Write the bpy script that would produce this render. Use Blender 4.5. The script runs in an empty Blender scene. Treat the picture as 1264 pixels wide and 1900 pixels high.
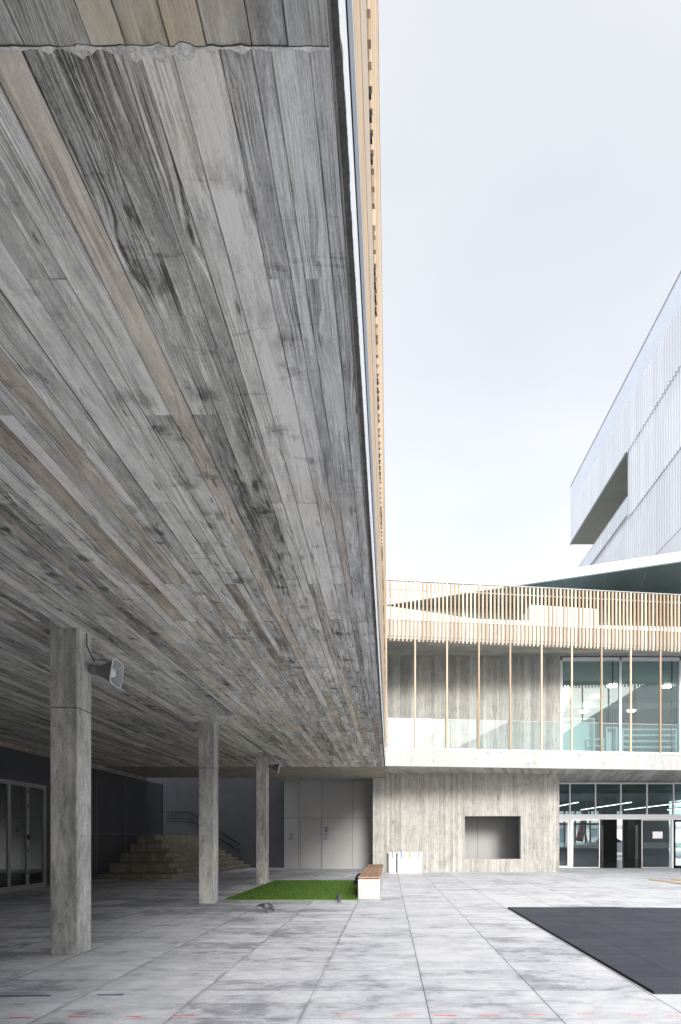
import bpy, bmesh, math, random
from mathutils import Vector, Matrix
R = math.radians
random.seed(7)
C = bpy.context.scene.collection
sc = bpy.context.scene

# ------------------------------------------------------------------ camera
EYE = 1.36
FPX = 1003.0                      # focal length in photo pixels (19 mm shift lens on 24x36)
VX, VY = 723.0, 1556.0            # where the courtyard's depth lines meet
cam_d = bpy.data.cameras.new('camera'); cam = bpy.data.objects.new('camera', cam_d); C.objects.link(cam)
cam.location = (0, 0, EYE); cam.rotation_euler = (R(90), 0, 0)
cam_d.sensor_fit = 'VERTICAL'; cam_d.sensor_height = 36.0; cam_d.sensor_width = 24.0
cam_d.lens = FPX / 1900 * 36
cam_d.shift_x = -(VX - 632) / 1900; cam_d.shift_y = (VY - 950) / 1900
cam_d.clip_start = 0.05; cam_d.clip_end = 2000
sc.camera = cam

# ------------------------------------------------------------------ world and sun
SUN_EL, SUN_AZ = 16.0, 11.5       # low soft sun behind the camera, a little to its right
w = bpy.data.worlds.new('World'); sc.world = w; w.use_nodes = True
nt = w.node_tree; nt.nodes.clear()
out = nt.nodes.new('ShaderNodeOutputWorld'); bg = nt.nodes.new('ShaderNodeBackground')
sky = nt.nodes.new('ShaderNodeTexSky'); sky.sky_type = 'NISHITA'; sky.sun_disc = False
sky.sun_elevation = R(SUN_EL); sky.sun_rotation = R(180 - SUN_AZ)
sky.air_density = 1.0; sky.dust_density = 2.0; sky.ozone_density = 1.5
tc = nt.nodes.new('ShaderNodeTexCoord')
mp = nt.nodes.new('ShaderNodeMapping'); mp.inputs['Scale'].default_value = (1, 1, 2.2)
nz = nt.nodes.new('ShaderNodeTexNoise'); nz.inputs['Scale'].default_value = 1.7; nz.inputs['Detail'].default_value = 4; nz.inputs['Roughness'].default_value = .45
cr = nt.nodes.new('ShaderNodeValToRGB')
cr.color_ramp.elements[0].position = .36; cr.color_ramp.elements[0].color = (4.65, 4.8, 5.15, 1)
cr.color_ramp.elements[1].position = .66; cr.color_ramp.elements[1].color = (5.5, 5.6, 5.75, 1)
sep = nt.nodes.new('ShaderNodeSeparateXYZ')
mr = nt.nodes.new('ShaderNodeMapRange'); mr.inputs[1].default_value = .35; mr.inputs[2].default_value = .8; mr.inputs[3].default_value = 1.08; mr.inputs[4].default_value = .9
mulh = nt.nodes.new('ShaderNodeVectorMath'); mulh.operation = 'SCALE'
mix = nt.nodes.new('ShaderNodeMixRGB'); mix.inputs['Fac'].default_value = .9
L = nt.links.new
L(tc.outputs['Generated'], mp.inputs['Vector']); L(mp.outputs['Vector'], nz.inputs['Vector'])
L(nz.outputs['Fac'], cr.inputs['Fac']); L(tc.outputs['Generated'], sep.inputs[0]); L(sep.outputs['Z'], mr.inputs[0])
L(cr.outputs['Color'], mulh.inputs[0]); L(mr.outputs[0], mulh.inputs['Scale'])
L(sky.outputs['Color'], mix.inputs['Color1']); L(mulh.outputs[0], mix.inputs['Color2'])
# thin cloud glows around the hidden sun, behind the camera
dt = nt.nodes.new('ShaderNodeVectorMath'); dt.operation = 'DOT_PRODUCT'
dt.inputs[1].default_value = (math.sin(R(SUN_AZ))*math.cos(R(SUN_EL)), -math.cos(R(SUN_AZ))*math.cos(R(SUN_EL)), math.sin(R(SUN_EL)))
gm = nt.nodes.new('ShaderNodeMapRange'); gm.interpolation_type = 'SMOOTHSTEP'
gm.inputs[1].default_value = .1; gm.inputs[2].default_value = 1.0; gm.inputs[3].default_value = 1.0; gm.inputs[4].default_value = 2.9
gs = nt.nodes.new('ShaderNodeVectorMath'); gs.operation = 'SCALE'
L(tc.outputs['Generated'], dt.inputs[0]); L(dt.outputs['Value'], gm.inputs[0]); L(mix.outputs['Color'], gs.inputs[0]); L(gm.outputs[0], gs.inputs['Scale'])
L(gs.outputs[0], bg.inputs['Color']); L(bg.outputs[0], out.inputs['Surface'])
bg.inputs['Strength'].default_value = .1
sd = bpy.data.lights.new('sun', 'SUN'); sd.energy = 1.7; sd.angle = R(14); sd.color = (1, .965, .91)
sun = bpy.data.objects.new('sun', sd); C.objects.link(sun); sun.location = (10, -30, 30)
dirv = Vector((math.sin(R(SUN_AZ)) * math.cos(R(SUN_EL)), -math.cos(R(SUN_AZ)) * math.cos(R(SUN_EL)), math.sin(R(SUN_EL))))
sun.rotation_euler = dirv.to_track_quat('Z', 'Y').to_euler()
vs = sc.view_settings
vs.view_transform = 'Standard'; vs.look = 'None'; vs.gamma = 1; vs.use_curve_mapping = False; vs.exposure = 1.0
sc.cycles.max_bounces = 10; sc.cycles.diffuse_bounces = 5; sc.cycles.transparent_max_bounces = 24

# ------------------------------------------------------------------ helpers
def at(x, y, depth):
    """real-world point seen at photo pixel x, y at the given depth"""
    return Vector(((x - VX) * depth / FPX, depth, EYE + (VY - y) * depth / FPX))
def X_(x, d): return (x - VX) * d / FPX
def Z_(y, d): return EYE + (VY - y) * d / FPX

class MB:
    def __init__(s): s.b = bmesh.new()
    def box(s, x0, x1, y0, y1, z0, z1, rot=0, piv=None, bev=0):
        vs_ = [s.b.verts.new((x, y, z)) for z in (z0, z1) for y in (y0, y1) for x in (x0, x1)]
        fs = [s.b.faces.new([vs_[i] for i in f]) for f in ((0,2,3,1),(4,5,7,6),(0,1,5,4),(2,6,7,3),(0,4,6,2),(1,3,7,5))]
        if bev:
            es = list({e for f in fs for e in f.edges})
            r = bmesh.ops.bevel(s.b, geom=es, offset=bev, segments=2, affect='EDGES', profile=.6)
            vs_ = list({v for f in r['faces'] for v in f.verts} | {v for v in vs_ if v.is_valid})
        if rot:
            p = Vector(piv) if piv else Vector(((x0+x1)/2, (y0+y1)/2, (z0+z1)/2))
            bmesh.ops.rotate(s.b, verts=vs_, cent=p, matrix=Matrix.Rotation(rot, 3, 'Z'))
        return vs_
    def prism(s, pts, z0, z1):
        n = len(pts)
        a = [s.b.verts.new((p[0], p[1], z0)) for p in pts]; t = [s.b.verts.new((p[0], p[1], z1)) for p in pts]
        s.b.faces.new(a[::-1]); s.b.faces.new(t)
        for i in range(n): s.b.faces.new((a[i], a[(i+1) % n], t[(i+1) % n], t[i]))
        return a + t
    def slab(s, pts, vec):
        """extrude an arbitrary planar polygon along vec"""
        v = Vector(vec); n = len(pts)
        a = [s.b.verts.new(Vector(p)) for p in pts]; t = [s.b.verts.new(Vector(p) + v) for p in pts]
        s.b.faces.new(a[::-1]); s.b.faces.new(t)
        for i in range(n): s.b.faces.new((a[i], a[(i+1) % n], t[(i+1) % n], t[i]))
    def tube(s, pts, r, seg=8, r2=None):
        pts = [Vector(p) for p in pts]; rings = []
        for i, p in enumerate(pts):
            d = (pts[min(i+1, len(pts)-1)] - pts[max(i-1, 0)]).normalized()
            up = Vector((0, 0, 1)) if abs(d.z) < .9 else Vector((1, 0, 0))
            a = d.cross(up).normalized(); b = d.cross(a)
            rr = r if r2 is None else r + (r2 - r) * i / (len(pts) - 1)
            rings.append([s.b.verts.new(p + (a * math.cos(k*2*math.pi/seg) + b * math.sin(k*2*math.pi/seg)) * rr) for k in range(seg)])
        for i in range(len(rings)-1):
            for k in range(seg):
                s.b.faces.new((rings[i][k], rings[i][(k+1) % seg], rings[i+1][(k+1) % seg], rings[i+1][k]))
        s.b.faces.new(rings[0][::-1]); s.b.faces.new(rings[-1])
    def loft(s, secs, seg=14, cap=True):
        """secs: (centre, side vector, up vector, sx, sz, power)"""
        rings = []
        for c, a, b, sx, sz, pw in secs:
            c, a, b = Vector(c), Vector(a), Vector(b); ring = []
            for k in range(seg):
                t = 2*math.pi*k/seg; ct, st = math.cos(t), math.sin(t)
                ring.append(s.b.verts.new(c + a * (sx * math.copysign(abs(ct)**pw, ct)) + b * (sz * math.copysign(abs(st)**pw, st))))
            rings.append(ring)
        for i in range(len(rings)-1):
            for k in range(seg):
                s.b.faces.new((rings[i][k], rings[i][(k+1) % seg], rings[i+1][(k+1) % seg], rings[i+1][k]))
        if cap: s.b.faces.new(rings[0][::-1]); s.b.faces.new(rings[-1])
    def build(s, name, mat, parent=None, smooth=False, bevel=0):
        bmesh.ops.recalc_face_normals(s.b, faces=s.b.faces)
        me = bpy.data.meshes.new(name); s.b.to_mesh(me); s.b.free()
        if smooth:
            for p in me.polygons: p.use_smooth = True
        me.materials.append(mat)
        o = bpy.data.objects.new(name, me); C.objects.link(o)
        if parent:
            o.parent = parent
            o.matrix_parent_inverse = Matrix.Translation(parent.location).inverted() if parent.type == 'EMPTY' else Matrix.Identity(4)
        if bevel:
            m = o.modifiers.new('bevel', 'BEVEL'); m.width = bevel; m.segments = 2; m.limit_method = 'ANGLE'
        return o
def tag(o, label=None, cat=None, group=None, kind=None):
    if label: o['label'] = label
    if cat: o['category'] = cat
    if group: o['group'] = group
    if kind: o['kind'] = kind
    return o
def thing(name, loc, label, cat, group=None):
    o = bpy.data.objects.new(name, None); C.objects.link(o); o.location = loc; o.empty_display_size = .2
    return tag(o, label, cat, group)
def bx(name, mat, parent, *a, **k):
    bev = k.pop('bevel', 0); m = MB(); m.box(*a, **k); return m.build(name, mat, parent, bevel=bev)

# ------------------------------------------------------------------ materials
class Mt:
    def __init__(s, name, rough=.6, metal=0, col=(.5,.5,.5)):
        s.m = bpy.data.materials.new(name); s.m.use_nodes = True; s.t = s.m.node_tree; s.n = s.t.nodes
        s.p = s.n['Principled BSDF']; s.p.inputs['Roughness'].default_value = rough; s.p.inputs['Metallic'].default_value = metal
        s.p.inputs['Base Color'].default_value = (*col, 1)
        s.p.inputs['Specular IOR Level'].default_value = .35
    def new(s, t, **k):
        n = s.n.new(t)
        for a, b in k.items():
            if a in n.inputs: s.set(n.inputs[a], b)
            else: setattr(n, a, b)
        return n
    def set(s, inp, v):
        if isinstance(v, bpy.types.NodeSocket): s.t.links.new(v, inp)
        else: inp.default_value = v
    def math(s, op, a, b=0, c=0):
        n = s.n.new('ShaderNodeMath'); n.operation = op
        s.set(n.inputs[0], a); s.set(n.inputs[1], b); s.set(n.inputs[2], c); return n.outputs[0]
    def mr(s, v, a, b, c=0, d=1, smooth=True):
        n = s.n.new('ShaderNodeMapRange'); n.interpolation_type = 'SMOOTHSTEP' if smooth else 'LINEAR'
        for i, q in enumerate((v, a, b, c, d)): s.set(n.inputs[i], q)
        return n.outputs[0]
    def mix(s, f, a, b, mode='MIX'):
        n = s.n.new('ShaderNodeMixRGB'); n.blend_type = mode
        s.set(n.inputs[0], f); s.set(n.inputs[1], a if not isinstance(a, tuple) else (*a[:3], 1)); s.set(n.inputs[2], b if not isinstance(b, tuple) else (*b[:3], 1)); return n.outputs[0]
    def noise(s, vec, scale=1, detail=3, rough=.5, dist=0):
        n = s.n.new('ShaderNodeTexNoise'); s.t.links.new(vec, n.inputs['Vector'])
        n.inputs['Scale'].default_value = scale; n.inputs['Detail'].default_value = detail; n.inputs['Roughness'].default_value = rough; n.inputs['Distortion'].default_value = dist
        return n.outputs['Fac']
    def comb(s, x, y, z=0):
        n = s.n.new('ShaderNodeCombineXYZ'); s.set(n.inputs[0], x); s.set(n.inputs[1], y); s.set(n.inputs[2], z); return n.outputs[0]
    def scale(s, vec, v):
        n = s.n.new('ShaderNodeVectorMath'); n.operation = 'MULTIPLY'; s.t.links.new(vec, n.inputs[0]); n.inputs[1].default_value = v; return n.outputs[0]
    def obj(s): return s.new('ShaderNodeTexCoord').outputs['Object']
    def pos(s): return s.new('ShaderNodeNewGeometry').outputs['Position']
    def sep(s, v):
        n = s.n.new('ShaderNodeSeparateXYZ'); s.t.links.new(v, n.inputs[0]); return n.outputs
    def bump(s, h, strength=.3, dist=.01):
        n = s.n.new('ShaderNodeBump'); n.inputs['Strength'].default_value = strength; n.inputs['Distance'].default_value = dist
        s.t.links.new(h, n.inputs['Height']); s.t.links.new(n.outputs[0], s.p.inputs['Normal'])
    def col(s, c): s.set(s.p.inputs['Base Color'], c)

def board_concrete(name, dark, light, brown, bluish, contrast=1.0, knots=1.0, stain=0.0, soft=0.0, grain=75, tint=1.0, base=.5, spread=.62, edgew=.0032):
    """concrete cast against sawn boards; needs the board UV (metres) and the rnd colour"""
    m = Mt(name, .82)
    uv = m.sep(m.new('ShaderNodeUVMap', uv_map='board').outputs[0]); U, V = uv[0], uv[1]
    ue = m.sep(m.new('ShaderNodeUVMap', uv_map='edge').outputs[0])
    rn = m.sep(m.new('ShaderNodeVertexColor', layer_name='rnd').outputs['Color'])
    # knots
    vor = m.new('ShaderNodeTexVoronoi', voronoi_dimensions='2D'); m.set(vor.inputs['Vector'], m.comb(m.math('MULTIPLY', U, 1.7), m.math('MULTIPLY', V, 7.0)))
    vor.inputs['Scale'].default_value = 1
    kd = vor.outputs['Distance']; kc = m.sep(vor.outputs['Color'])
    kon = m.math('GREATER_THAN', kc[0], .45)
    ksz = m.math('MULTIPLY_ADD', kc[1], .17, .05)
    warp = m.math('MULTIPLY', m.mr(kd, 0, .55, .055, 0), kon)
    low = m.noise(m.comb(m.math('MULTIPLY', U, .9), m.math('MULTIPLY', V, 5)), 1, 2)
    v2 = m.math('ADD', m.math('MULTIPLY_ADD', low, .10, V), warp)
    g1 = m.noise(m.comb(m.math('MULTIPLY', U, 1.1), m.math('MULTIPLY', v2, grain)), 1, 3, .55)
    g2 = m.noise(m.comb(m.math('MULTIPLY', U, 9), m.math('MULTIPLY', v2, grain*3.2)), 1, 2, .6)
    blot = m.noise(m.comb(m.math('MULTIPLY', U, 1.3), m.math('MULTIPLY', V, 5.5)), 1, 5, .62, .6)
    fine = m.noise(m.comb(m.math('MULTIPLY', U, 26), m.math('MULTIPLY', V, 55)), 1, 4, .65)
    band = m.noise(m.comb(m.math('MULTIPLY', U, 3.2), m.math('MULTIPLY', V, 2.0)), 1, 3, .5, 1.2)
    # per board: some boards smooth, some strongly grained
    gstr = m.mr(rn[1], .1, .85, .35, 1.0, False)
    g1s = m.mr(g1, .36, .62, -.5, .5)
    patch = m.noise(m.comb(m.math('MULTIPLY', U, 2.6), m.math('MULTIPLY', V, 7), 5.0), 1, 5, .65, 1.0)
    gmask = m.mr(patch, .38, .62, .25, 1.0)
    grain_v = m.math('MULTIPLY', m.math('MULTIPLY', g1s, gstr), gmask)
    P = m.pos()
    wide = m.noise(P, 1.5, 5, .62, .6)
    val = m.math('MULTIPLY_ADD', m.math('SUBTRACT', rn[0], .5), spread, base)
    val = m.math('MULTIPLY_ADD', m.math('SUBTRACT', blot, .5), 1.15*contrast, val)
    val = m.math('MULTIPLY_ADD', m.math('SUBTRACT', wide, .5), .8*contrast, val)
    val = m.math('MULTIPLY_ADD', grain_v, .42*contrast, val)
    val = m.math('MULTIPLY_ADD', m.math('SUBTRACT', g2, .5), .95*contrast, val)
    val = m.math('MULTIPLY_ADD', m.math('SUBTRACT', fine, .5), 1.0*contrast, val)
    rings = m.math('MULTIPLY', m.math('SINE', m.math('MULTIPLY', kd, 75)), m.math('MULTIPLY', m.mr(kd, .04, .34, 1, 0), m.math('MULTIPLY', kon, .10*knots)))
    kmask = m.math('MULTIPLY', m.math('MULTIPLY', m.mr(kd, 0, ksz, 1, 0), kon), .42*knots)
    halo = m.math('MULTIPLY', m.math('MULTIPLY', m.mr(kd, 0, .42, 1, 0), kon), m.math('MULTIPLY', m.math('SUBTRACT', band, .35), 1.3*knots))
    val = m.math('ADD', m.math('SUBTRACT', m.math('SUBTRACT', val, kmask), halo), rings)
    # dark cross smears
    smear = m.mr(band, .62, .74, 0, .30*contrast)
    val = m.math('SUBTRACT', val, smear)
    # pale lime bloom in ragged patches
    bl2 = m.noise(m.comb(m.math('MULTIPLY', U, 4), m.math('MULTIPLY', V, 16), 9.0), 1, 6, .7, .8)
    val = m.math('ADD', val, m.mr(bl2, .58, .70, 0, .26*contrast))
    c = m.mix(m.mr(val, .0, 1.05, 0, 1, False), dark, light)
    c = m.mix(m.math('MULTIPLY', m.mr(rn[2], .78, .9), .45*tint), c, m.mix(m.mr(val, 0, 1), tuple(q*.45 for q in brown), brown))
    c = m.mix(m.math('MULTIPLY', m.mr(rn[2], .02, .3, 1, 0), .30*tint), c, m.mix(m.mr(val, 0, 1), tuple(q*.4 for q in bluish), bluish))
    wn = m.noise(P, .75, 4, .6)
    c = m.mix(m.mr(wn, .5, .72, 0, .22*tint), c, m.mix(m.mr(val, 0, 1), tuple(q*.45 for q in brown), brown))
    if stain:
        zz = m.sep(P)
        st = m.noise(m.comb(m.math('MULTIPLY', zz[0], 5.5), m.math('MULTIPLY', zz[1], 2.4), m.math('MULTIPLY', zz[2], .45)), 1, 4, .6)
        c = m.mix(m.mr(st, .48, .68, 0, stain), c, tuple(q*1.25 for q in dark))
    # joint between boards: a thin fin of cement paste, dark at its foot
    jn = m.noise(m.comb(m.math('MULTIPLY', U, 3), 0, rn[0]), 1, 3)
    edge = m.mr(ue[0], .0004, edgew, 1, 0)
    c = m.mix(m.math('MULTIPLY', edge, m.mr(jn, .36, .62, .1, .85)), c, tuple(q*.45 for q in dark))
    lip = m.math('MULTIPLY', m.mr(ue[0], .003, .008, 1, 0), m.mr(jn, .50, .56, 1, 0))
    c = m.mix(m.math('MULTIPLY', lip, .5), c, tuple(min(1, q*1.15) for q in light))
    pore = m.new('ShaderNodeTexVoronoi', voronoi_dimensions='2D'); m.set(pore.inputs['Vector'], m.comb(m.math('MULTIPLY', U, 30), m.math('MULTIPLY', V, 45))); pore.inputs['Scale'].default_value = 1
    pm = m.math('MULTIPLY', m.mr(pore.outputs['Distance'], .06, .13, 1, 0), m.math('GREATER_THAN', m.sep(pore.outputs['Color'])[0], .93))
    c = m.mix(m.math('MULTIPLY', pm, .5), c, tuple(q*.6 for q in dark))
    m.col(c)
    h = m.math('ADD', m.math('MULTIPLY', grain_v, .9), m.math('MULTIPLY', kmask, -.4))
    h = m.math('ADD', h, m.math('MULTIPLY', fine, .18)); h = m.math('SUBTRACT', h, m.math('MULTIPLY', edge, .5))
    m.bump(h, .55, .006)
    return m.m

def cast_soffit(name, dark, light, brown, bluish, smooth=0.0, base=.6, edge_blue=.35, olive=.3):
    """underside cast on rough sawn boards: pale and dark strips, knots, smears that cross several boards"""
    m = Mt(name, .8)
    uv = m.sep(m.new('ShaderNodeUVMap', uv_map='board').outputs[0]); U, V = uv[0], uv[1]
    ue = m.sep(m.new('ShaderNodeUVMap', uv_map='edge').outputs[0])
    rn = m.sep(m.new('ShaderNodeVertexColor', layer_name='rnd').outputs['Color'])
    P = m.pos(); w_ = m.sep(P); X, Y = w_[0], w_[1]
    M_ = m.math
    # small knots that belong to a board; the grain bends round them
    vor = m.new('ShaderNodeTexVoronoi', voronoi_dimensions='2D'); m.set(vor.inputs['Vector'], m.comb(M_('MULTIPLY', U, 2.2), M_('MULTIPLY', V, 9))); vor.inputs['Scale'].default_value = 1
    kd = vor.outputs['Distance']; kc = m.sep(vor.outputs['Color']); kon = M_('GREATER_THAN', kc[0], .55)
    warp = M_('MULTIPLY', m.mr(kd, 0, .5, .03, 0), kon)
    low = m.noise(m.comb(M_('MULTIPLY', U, 1.1), M_('MULTIPLY', V, 6)), 1, 3)
    v2 = M_('ADD', M_('MULTIPLY_ADD', low, .07, V), warp)
    g1 = m.noise(m.comb(M_('MULTIPLY', U, 1.6), M_('MULTIPLY', v2, 125)), 1, 2, .5)
    g0 = m.noise(m.comb(M_('MULTIPLY', U, .8), M_('MULTIPLY', v2, 34)), 1, 3, .55)
    soft = m.noise(m.comb(M_('MULTIPLY', U, .75), M_('MULTIPLY', V, 3.2)), 1, 2, .45, .4)
    mott = m.noise(m.comb(M_('MULTIPLY', U, 5), M_('MULTIPLY', V, 16)), 1, 7, .68, .5)
    speck = m.noise(m.comb(M_('MULTIPLY', U, 60), M_('MULTIPLY', V, 130)), 1, 3, .6)
    grained = m.mr(rn[1], .30, .62, .10, 1.0)
    gmask = m.mr(m.noise(m.comb(M_('MULTIPLY', U, 1.7), M_('MULTIPLY', V, 5), 5.0), 1, 3, .5), .38, .60, .15, 1.0)
    gr = M_('MULTIPLY', M_('MULTIPLY', m.mr(g1, .38, .60, -.5, .5), grained), M_('MULTIPLY', gmask, 1-smooth))
    gb = M_('MULTIPLY', m.mr(g0, .36, .64, -.5, .5), M_('MULTIPLY', gmask, 1-smooth*.6))
    val = M_('MULTIPLY_ADD', M_('SUBTRACT', rn[0], .5), .50, base)
    val = M_('MULTIPLY_ADD', M_('SUBTRACT', soft, .5), 1.25, val)
    val = M_('MULTIPLY_ADD', M_('SUBTRACT', mott, .5), 1.1, val)
    val = M_('MULTIPLY_ADD', gr, .46, val); val = M_('MULTIPLY_ADD', gb, .34, val)
    val = M_('MULTIPLY_ADD', M_('SUBTRACT', speck, .5), .6, val)
    # knots, small and dark
    ks = m.mr(kd, M_('MULTIPLY_ADD', kc[1], .05, .02), M_('MULTIPLY_ADD', kc[1], .12, .06), 1, 0)
    km = M_('MULTIPLY', M_('MULTIPLY', ks, kon), .38*(1-smooth))
    # big soft knots and smears lying across the boards
    dn = m.noise(m.comb(M_('MULTIPLY', X, 7), M_('MULTIPLY', Y, 7)), 1, 5, .65)
    dis = M_('MULTIPLY', M_('SUBTRACT', dn, .5), .75)
    vb = m.new('ShaderNodeTexVoronoi', voronoi_dimensions='2D'); m.set(vb.inputs['Vector'], m.comb(M_('ADD', M_('MULTIPLY', X, 2.3), dis), M_('ADD', M_('MULTIPLY', Y, 2.9), dis))); vb.inputs['Scale'].default_value = 1
    bc = m.sep(vb.outputs['Color'])
    big = M_('MULTIPLY', M_('MULTIPLY', m.mr(vb.outputs['Distance'], .03, M_('MULTIPLY_ADD', bc[1], .22, .10), 1, 0), M_('GREATER_THAN', bc[0], .55)), .36*(1-smooth*.7))
    sm = m.noise(m.comb(M_('MULTIPLY', X, 2.2), M_('MULTIPLY', Y, 9.5), 2.0), 1, 4, .6, .9)
    smz = m.noise(m.comb(M_('MULTIPLY', X, 1.1), M_('MULTIPLY', Y, 1.0), 7.0), 1, 2)
    smear = M_('MULTIPLY', M_('MULTIPLY', m.mr(sm, .56, .70), m.mr(smz, .42, .60)), .30*(1-smooth))
    val = M_('SUBTRACT', M_('SUBTRACT', M_('SUBTRACT', val, km), big), smear)
    # pale bloom with ragged edges
    bl = m.noise(m.comb(M_('MULTIPLY', U, 3.2), M_('MULTIPLY', V, 20), 9.0), 1, 6, .7, .5)
    val = M_('ADD', val, m.mr(bl, .55, .62, 0, .25))
    t = m.mr(val, .05, 1.0, 0, 1, False)
    c = m.mix(t, dark, light)
    strip = m.mr(rn[2], .84, .88)
    c = m.mix(M_('MULTIPLY', strip, .55), c, m.mix(t, tuple(q*.36 for q in brown), brown))
    wn = m.noise(P, 1.1, 4, .6)
    c = m.mix(m.mr(wn, .52, .70, 0, olive), c, m.mix(t, tuple(q*.4 for q in brown), brown))
    ox = m.noise(m.comb(M_('MULTIPLY', U, 6), M_('MULTIPLY', V, 22), 3.0), 1, 5, .7)
    c = m.mix(m.mr(ox, .64, .72, 0, .4), c, (.42,.30,.19))
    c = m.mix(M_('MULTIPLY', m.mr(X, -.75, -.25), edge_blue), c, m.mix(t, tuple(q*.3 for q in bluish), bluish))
    # joints: crisp, ragged, dark, with a paler fin beside them
    jw = m.noise(m.comb(M_('MULTIPLY', U, 22), rn[0]), 1, 4, .7); jn = m.noise(m.comb(M_('MULTIPLY', U, 2.2), rn[1]), 1, 3)
    e = M_('SUBTRACT', ue[0], M_('MULTIPLY', M_('SUBTRACT', jw, .42), .007))
    lip = M_('MULTIPLY', m.mr(e, .004, .007, 1, 0), m.mr(jn, .50, .56))
    c = m.mix(M_('MULTIPLY', lip, .55), c, tuple(min(1, q*1.05) for q in light))
    edge = m.mr(e, .0012, .0024, 1, 0)
    c = m.mix(M_('MULTIPLY', edge, m.mr(jn, .30, .62, .95, .35)), c, tuple(q*.32 for q in dark))
    m.col(c)
    h = M_('ADD', M_('MULTIPLY', gr, .7), M_('ADD', M_('MULTIPLY', gb, .4), M_('MULTIPLY', speck, .15)))
    h = M_('SUBTRACT', M_('SUBTRACT', h, M_('MULTIPLY', edge, 1.2)), M_('MULTIPLY', km, .8))
    m.bump(M_('ADD', h, M_('MULTIPLY', lip, .7)), .7, .006)
    return m.m

M = {}
M['soffit'] = cast_soffit('board_marked_soffit', (.10,.097,.088), (.84,.825,.78), (.74,.62,.475), (.48,.52,.60), 0, .62)
M['soffit_old'] = cast_soffit('smooth_soffit', (.09,.092,.088), (.62,.62,.58), (.58,.48,.33), (.42,.47,.54), .5, .58, .3, .75)
M['boardwall'] = board_concrete('board_marked_wall', (.24,.232,.212), (.61,.597,.56), (.57,.53,.45), (.52,.53,.53), .8, .9, .3, tint=.6, base=.54, spread=.40, edgew=.013)
M['upperwall'] = board_concrete('stained_board_wall', (.20,.20,.185), (.60,.60,.57), (.50,.47,.40), (.50,.51,.51), .6, .4, .5, tint=.6, spread=.42, edgew=.015)
M['soffit2'] = board_concrete('plank_soffit', (.22,.215,.20), (.56,.55,.52), (.52,.47,.39), (.44,.45,.46), .7, .5)

def concrete(name, a, b, rough=.8, sc_=1.0, vert=True, bump=.25, pores=True):
    m = Mt(name, rough); P = m.obj()
    n1 = m.noise(m.scale(P, (2.6*sc_, 2.6*sc_, .6*sc_ if vert else 2.6*sc_)), 1, 8, .72, .2)
    n2 = m.noise(m.scale(P, (22*sc_, 22*sc_, 6*sc_ if vert else 22*sc_)), 1, 3, .6)
    n3 = m.noise(m.scale(P, (60, 60, 60)), 1, 3, .7)
    n4 = m.noise(m.scale(P, (9*sc_, 9*sc_, 4*sc_)), 1, 6, .75, .3)
    v = m.math('ADD', m.math('MULTIPLY', n1, .6), m.math('ADD', m.math('MULTIPLY', n2, .22), m.math('MULTIPLY', n3, .18)))
    c = m.mix(m.mr(v, .36, .62), a, b)
    c = m.mix(m.mr(n4, .55, .66, 0, .6), c, tuple(q*.62 for q in a))
    if pores:
        vo = m.new('ShaderNodeTexVoronoi'); m.set(vo.inputs['Vector'], m.scale(P, (34, 34, 34))); vo.inputs['Scale'].default_value = 1
        pm = m.math('MULTIPLY', m.mr(vo.outputs['Distance'], .10, .2, 1, 0), m.math('GREATER_THAN', m.sep(vo.outputs['Color'])[0], .86))
        c = m.mix(m.math('MULTIPLY', pm, .75), c, tuple(q*.35 for q in a))
    m.col(c); m.bump(m.math('ADD', n3, n2), bump, .004); return m.m
M['column'] = concrete('column_concrete', (.27,.268,.25), (.70,.69,.655), .78)
M['white_conc'] = concrete('pale_fascia_concrete', (.39,.39,.38), (.48,.48,.465), .7, .6, True, .1, False)
M['bench_conc'] = concrete('pale_bench_concrete', (.46,.455,.445), (.58,.575,.565), .7, 3, False, .15)
M['stair_conc'] = concrete('stair_concrete', (.21,.185,.145), (.40,.36,.30), .8, 2.0)
M['edge_conc'] = concrete('dark_edge_concrete', (.055,.054,.054), (.11,.108,.105), .85, 4, False)
M['bead'] = concrete('edge_bead_concrete', (.17,.165,.155), (.30,.29,.27), .85, 4, False)
M['mortar'] = concrete('pale_mortar', (.36,.35,.33), (.84,.82,.78), .85, 6, False)

def paint(name, col, rough=.45, metal=0, var=.12, scale=1.5):
    m = Mt(name, rough, metal); n = m.noise(m.obj(), scale, 5, .6); n2 = m.noise(m.obj(), 40, 2)
    c = m.mix(m.mr(n, .3, .7), tuple(q*(1-var) for q in col), tuple(min(1, q*(1+var*.5)) for q in col))
    m.col(c); m.set(m.p.inputs['Roughness'], m.mr(n2, .2, .8, max(.05, rough-.08), rough+.08)); return m.m
M['white_metal'] = paint('white_painted_metal', (.78,.79,.81), .35, 0, .04)
M['alu'] = paint('brushed_aluminium', (.62,.63,.65), .38, .85, .08)
M['alu_dull'] = paint('dull_grey_frame', (.36,.36,.35), .45, .2, .08)
M['flashing'] = paint('blue_grey_flashing', (.13,.165,.20), .4, .3, .15, 8)
M['black'] = paint('black_paint', (.012,.012,.014), .5, 0, .2)
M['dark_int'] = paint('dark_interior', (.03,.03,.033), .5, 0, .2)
M['teal_int'] = paint('grey_green_interior', (.17,.24,.24), .5, 0, .08)
M['white_int'] = paint('white_interior', (.72,.74,.74), .6, 0, .05)
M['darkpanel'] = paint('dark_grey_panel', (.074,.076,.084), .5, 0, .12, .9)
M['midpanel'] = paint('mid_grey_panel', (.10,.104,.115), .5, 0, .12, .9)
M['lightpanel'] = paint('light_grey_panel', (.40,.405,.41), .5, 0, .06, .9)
M['paper'] = paint('lilac_grey_paper', (.36,.36,.44), .7, 0, .05)
M['white_paper'] = paint('white_paper', (.82,.82,.84), .7, 0, .03)
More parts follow.
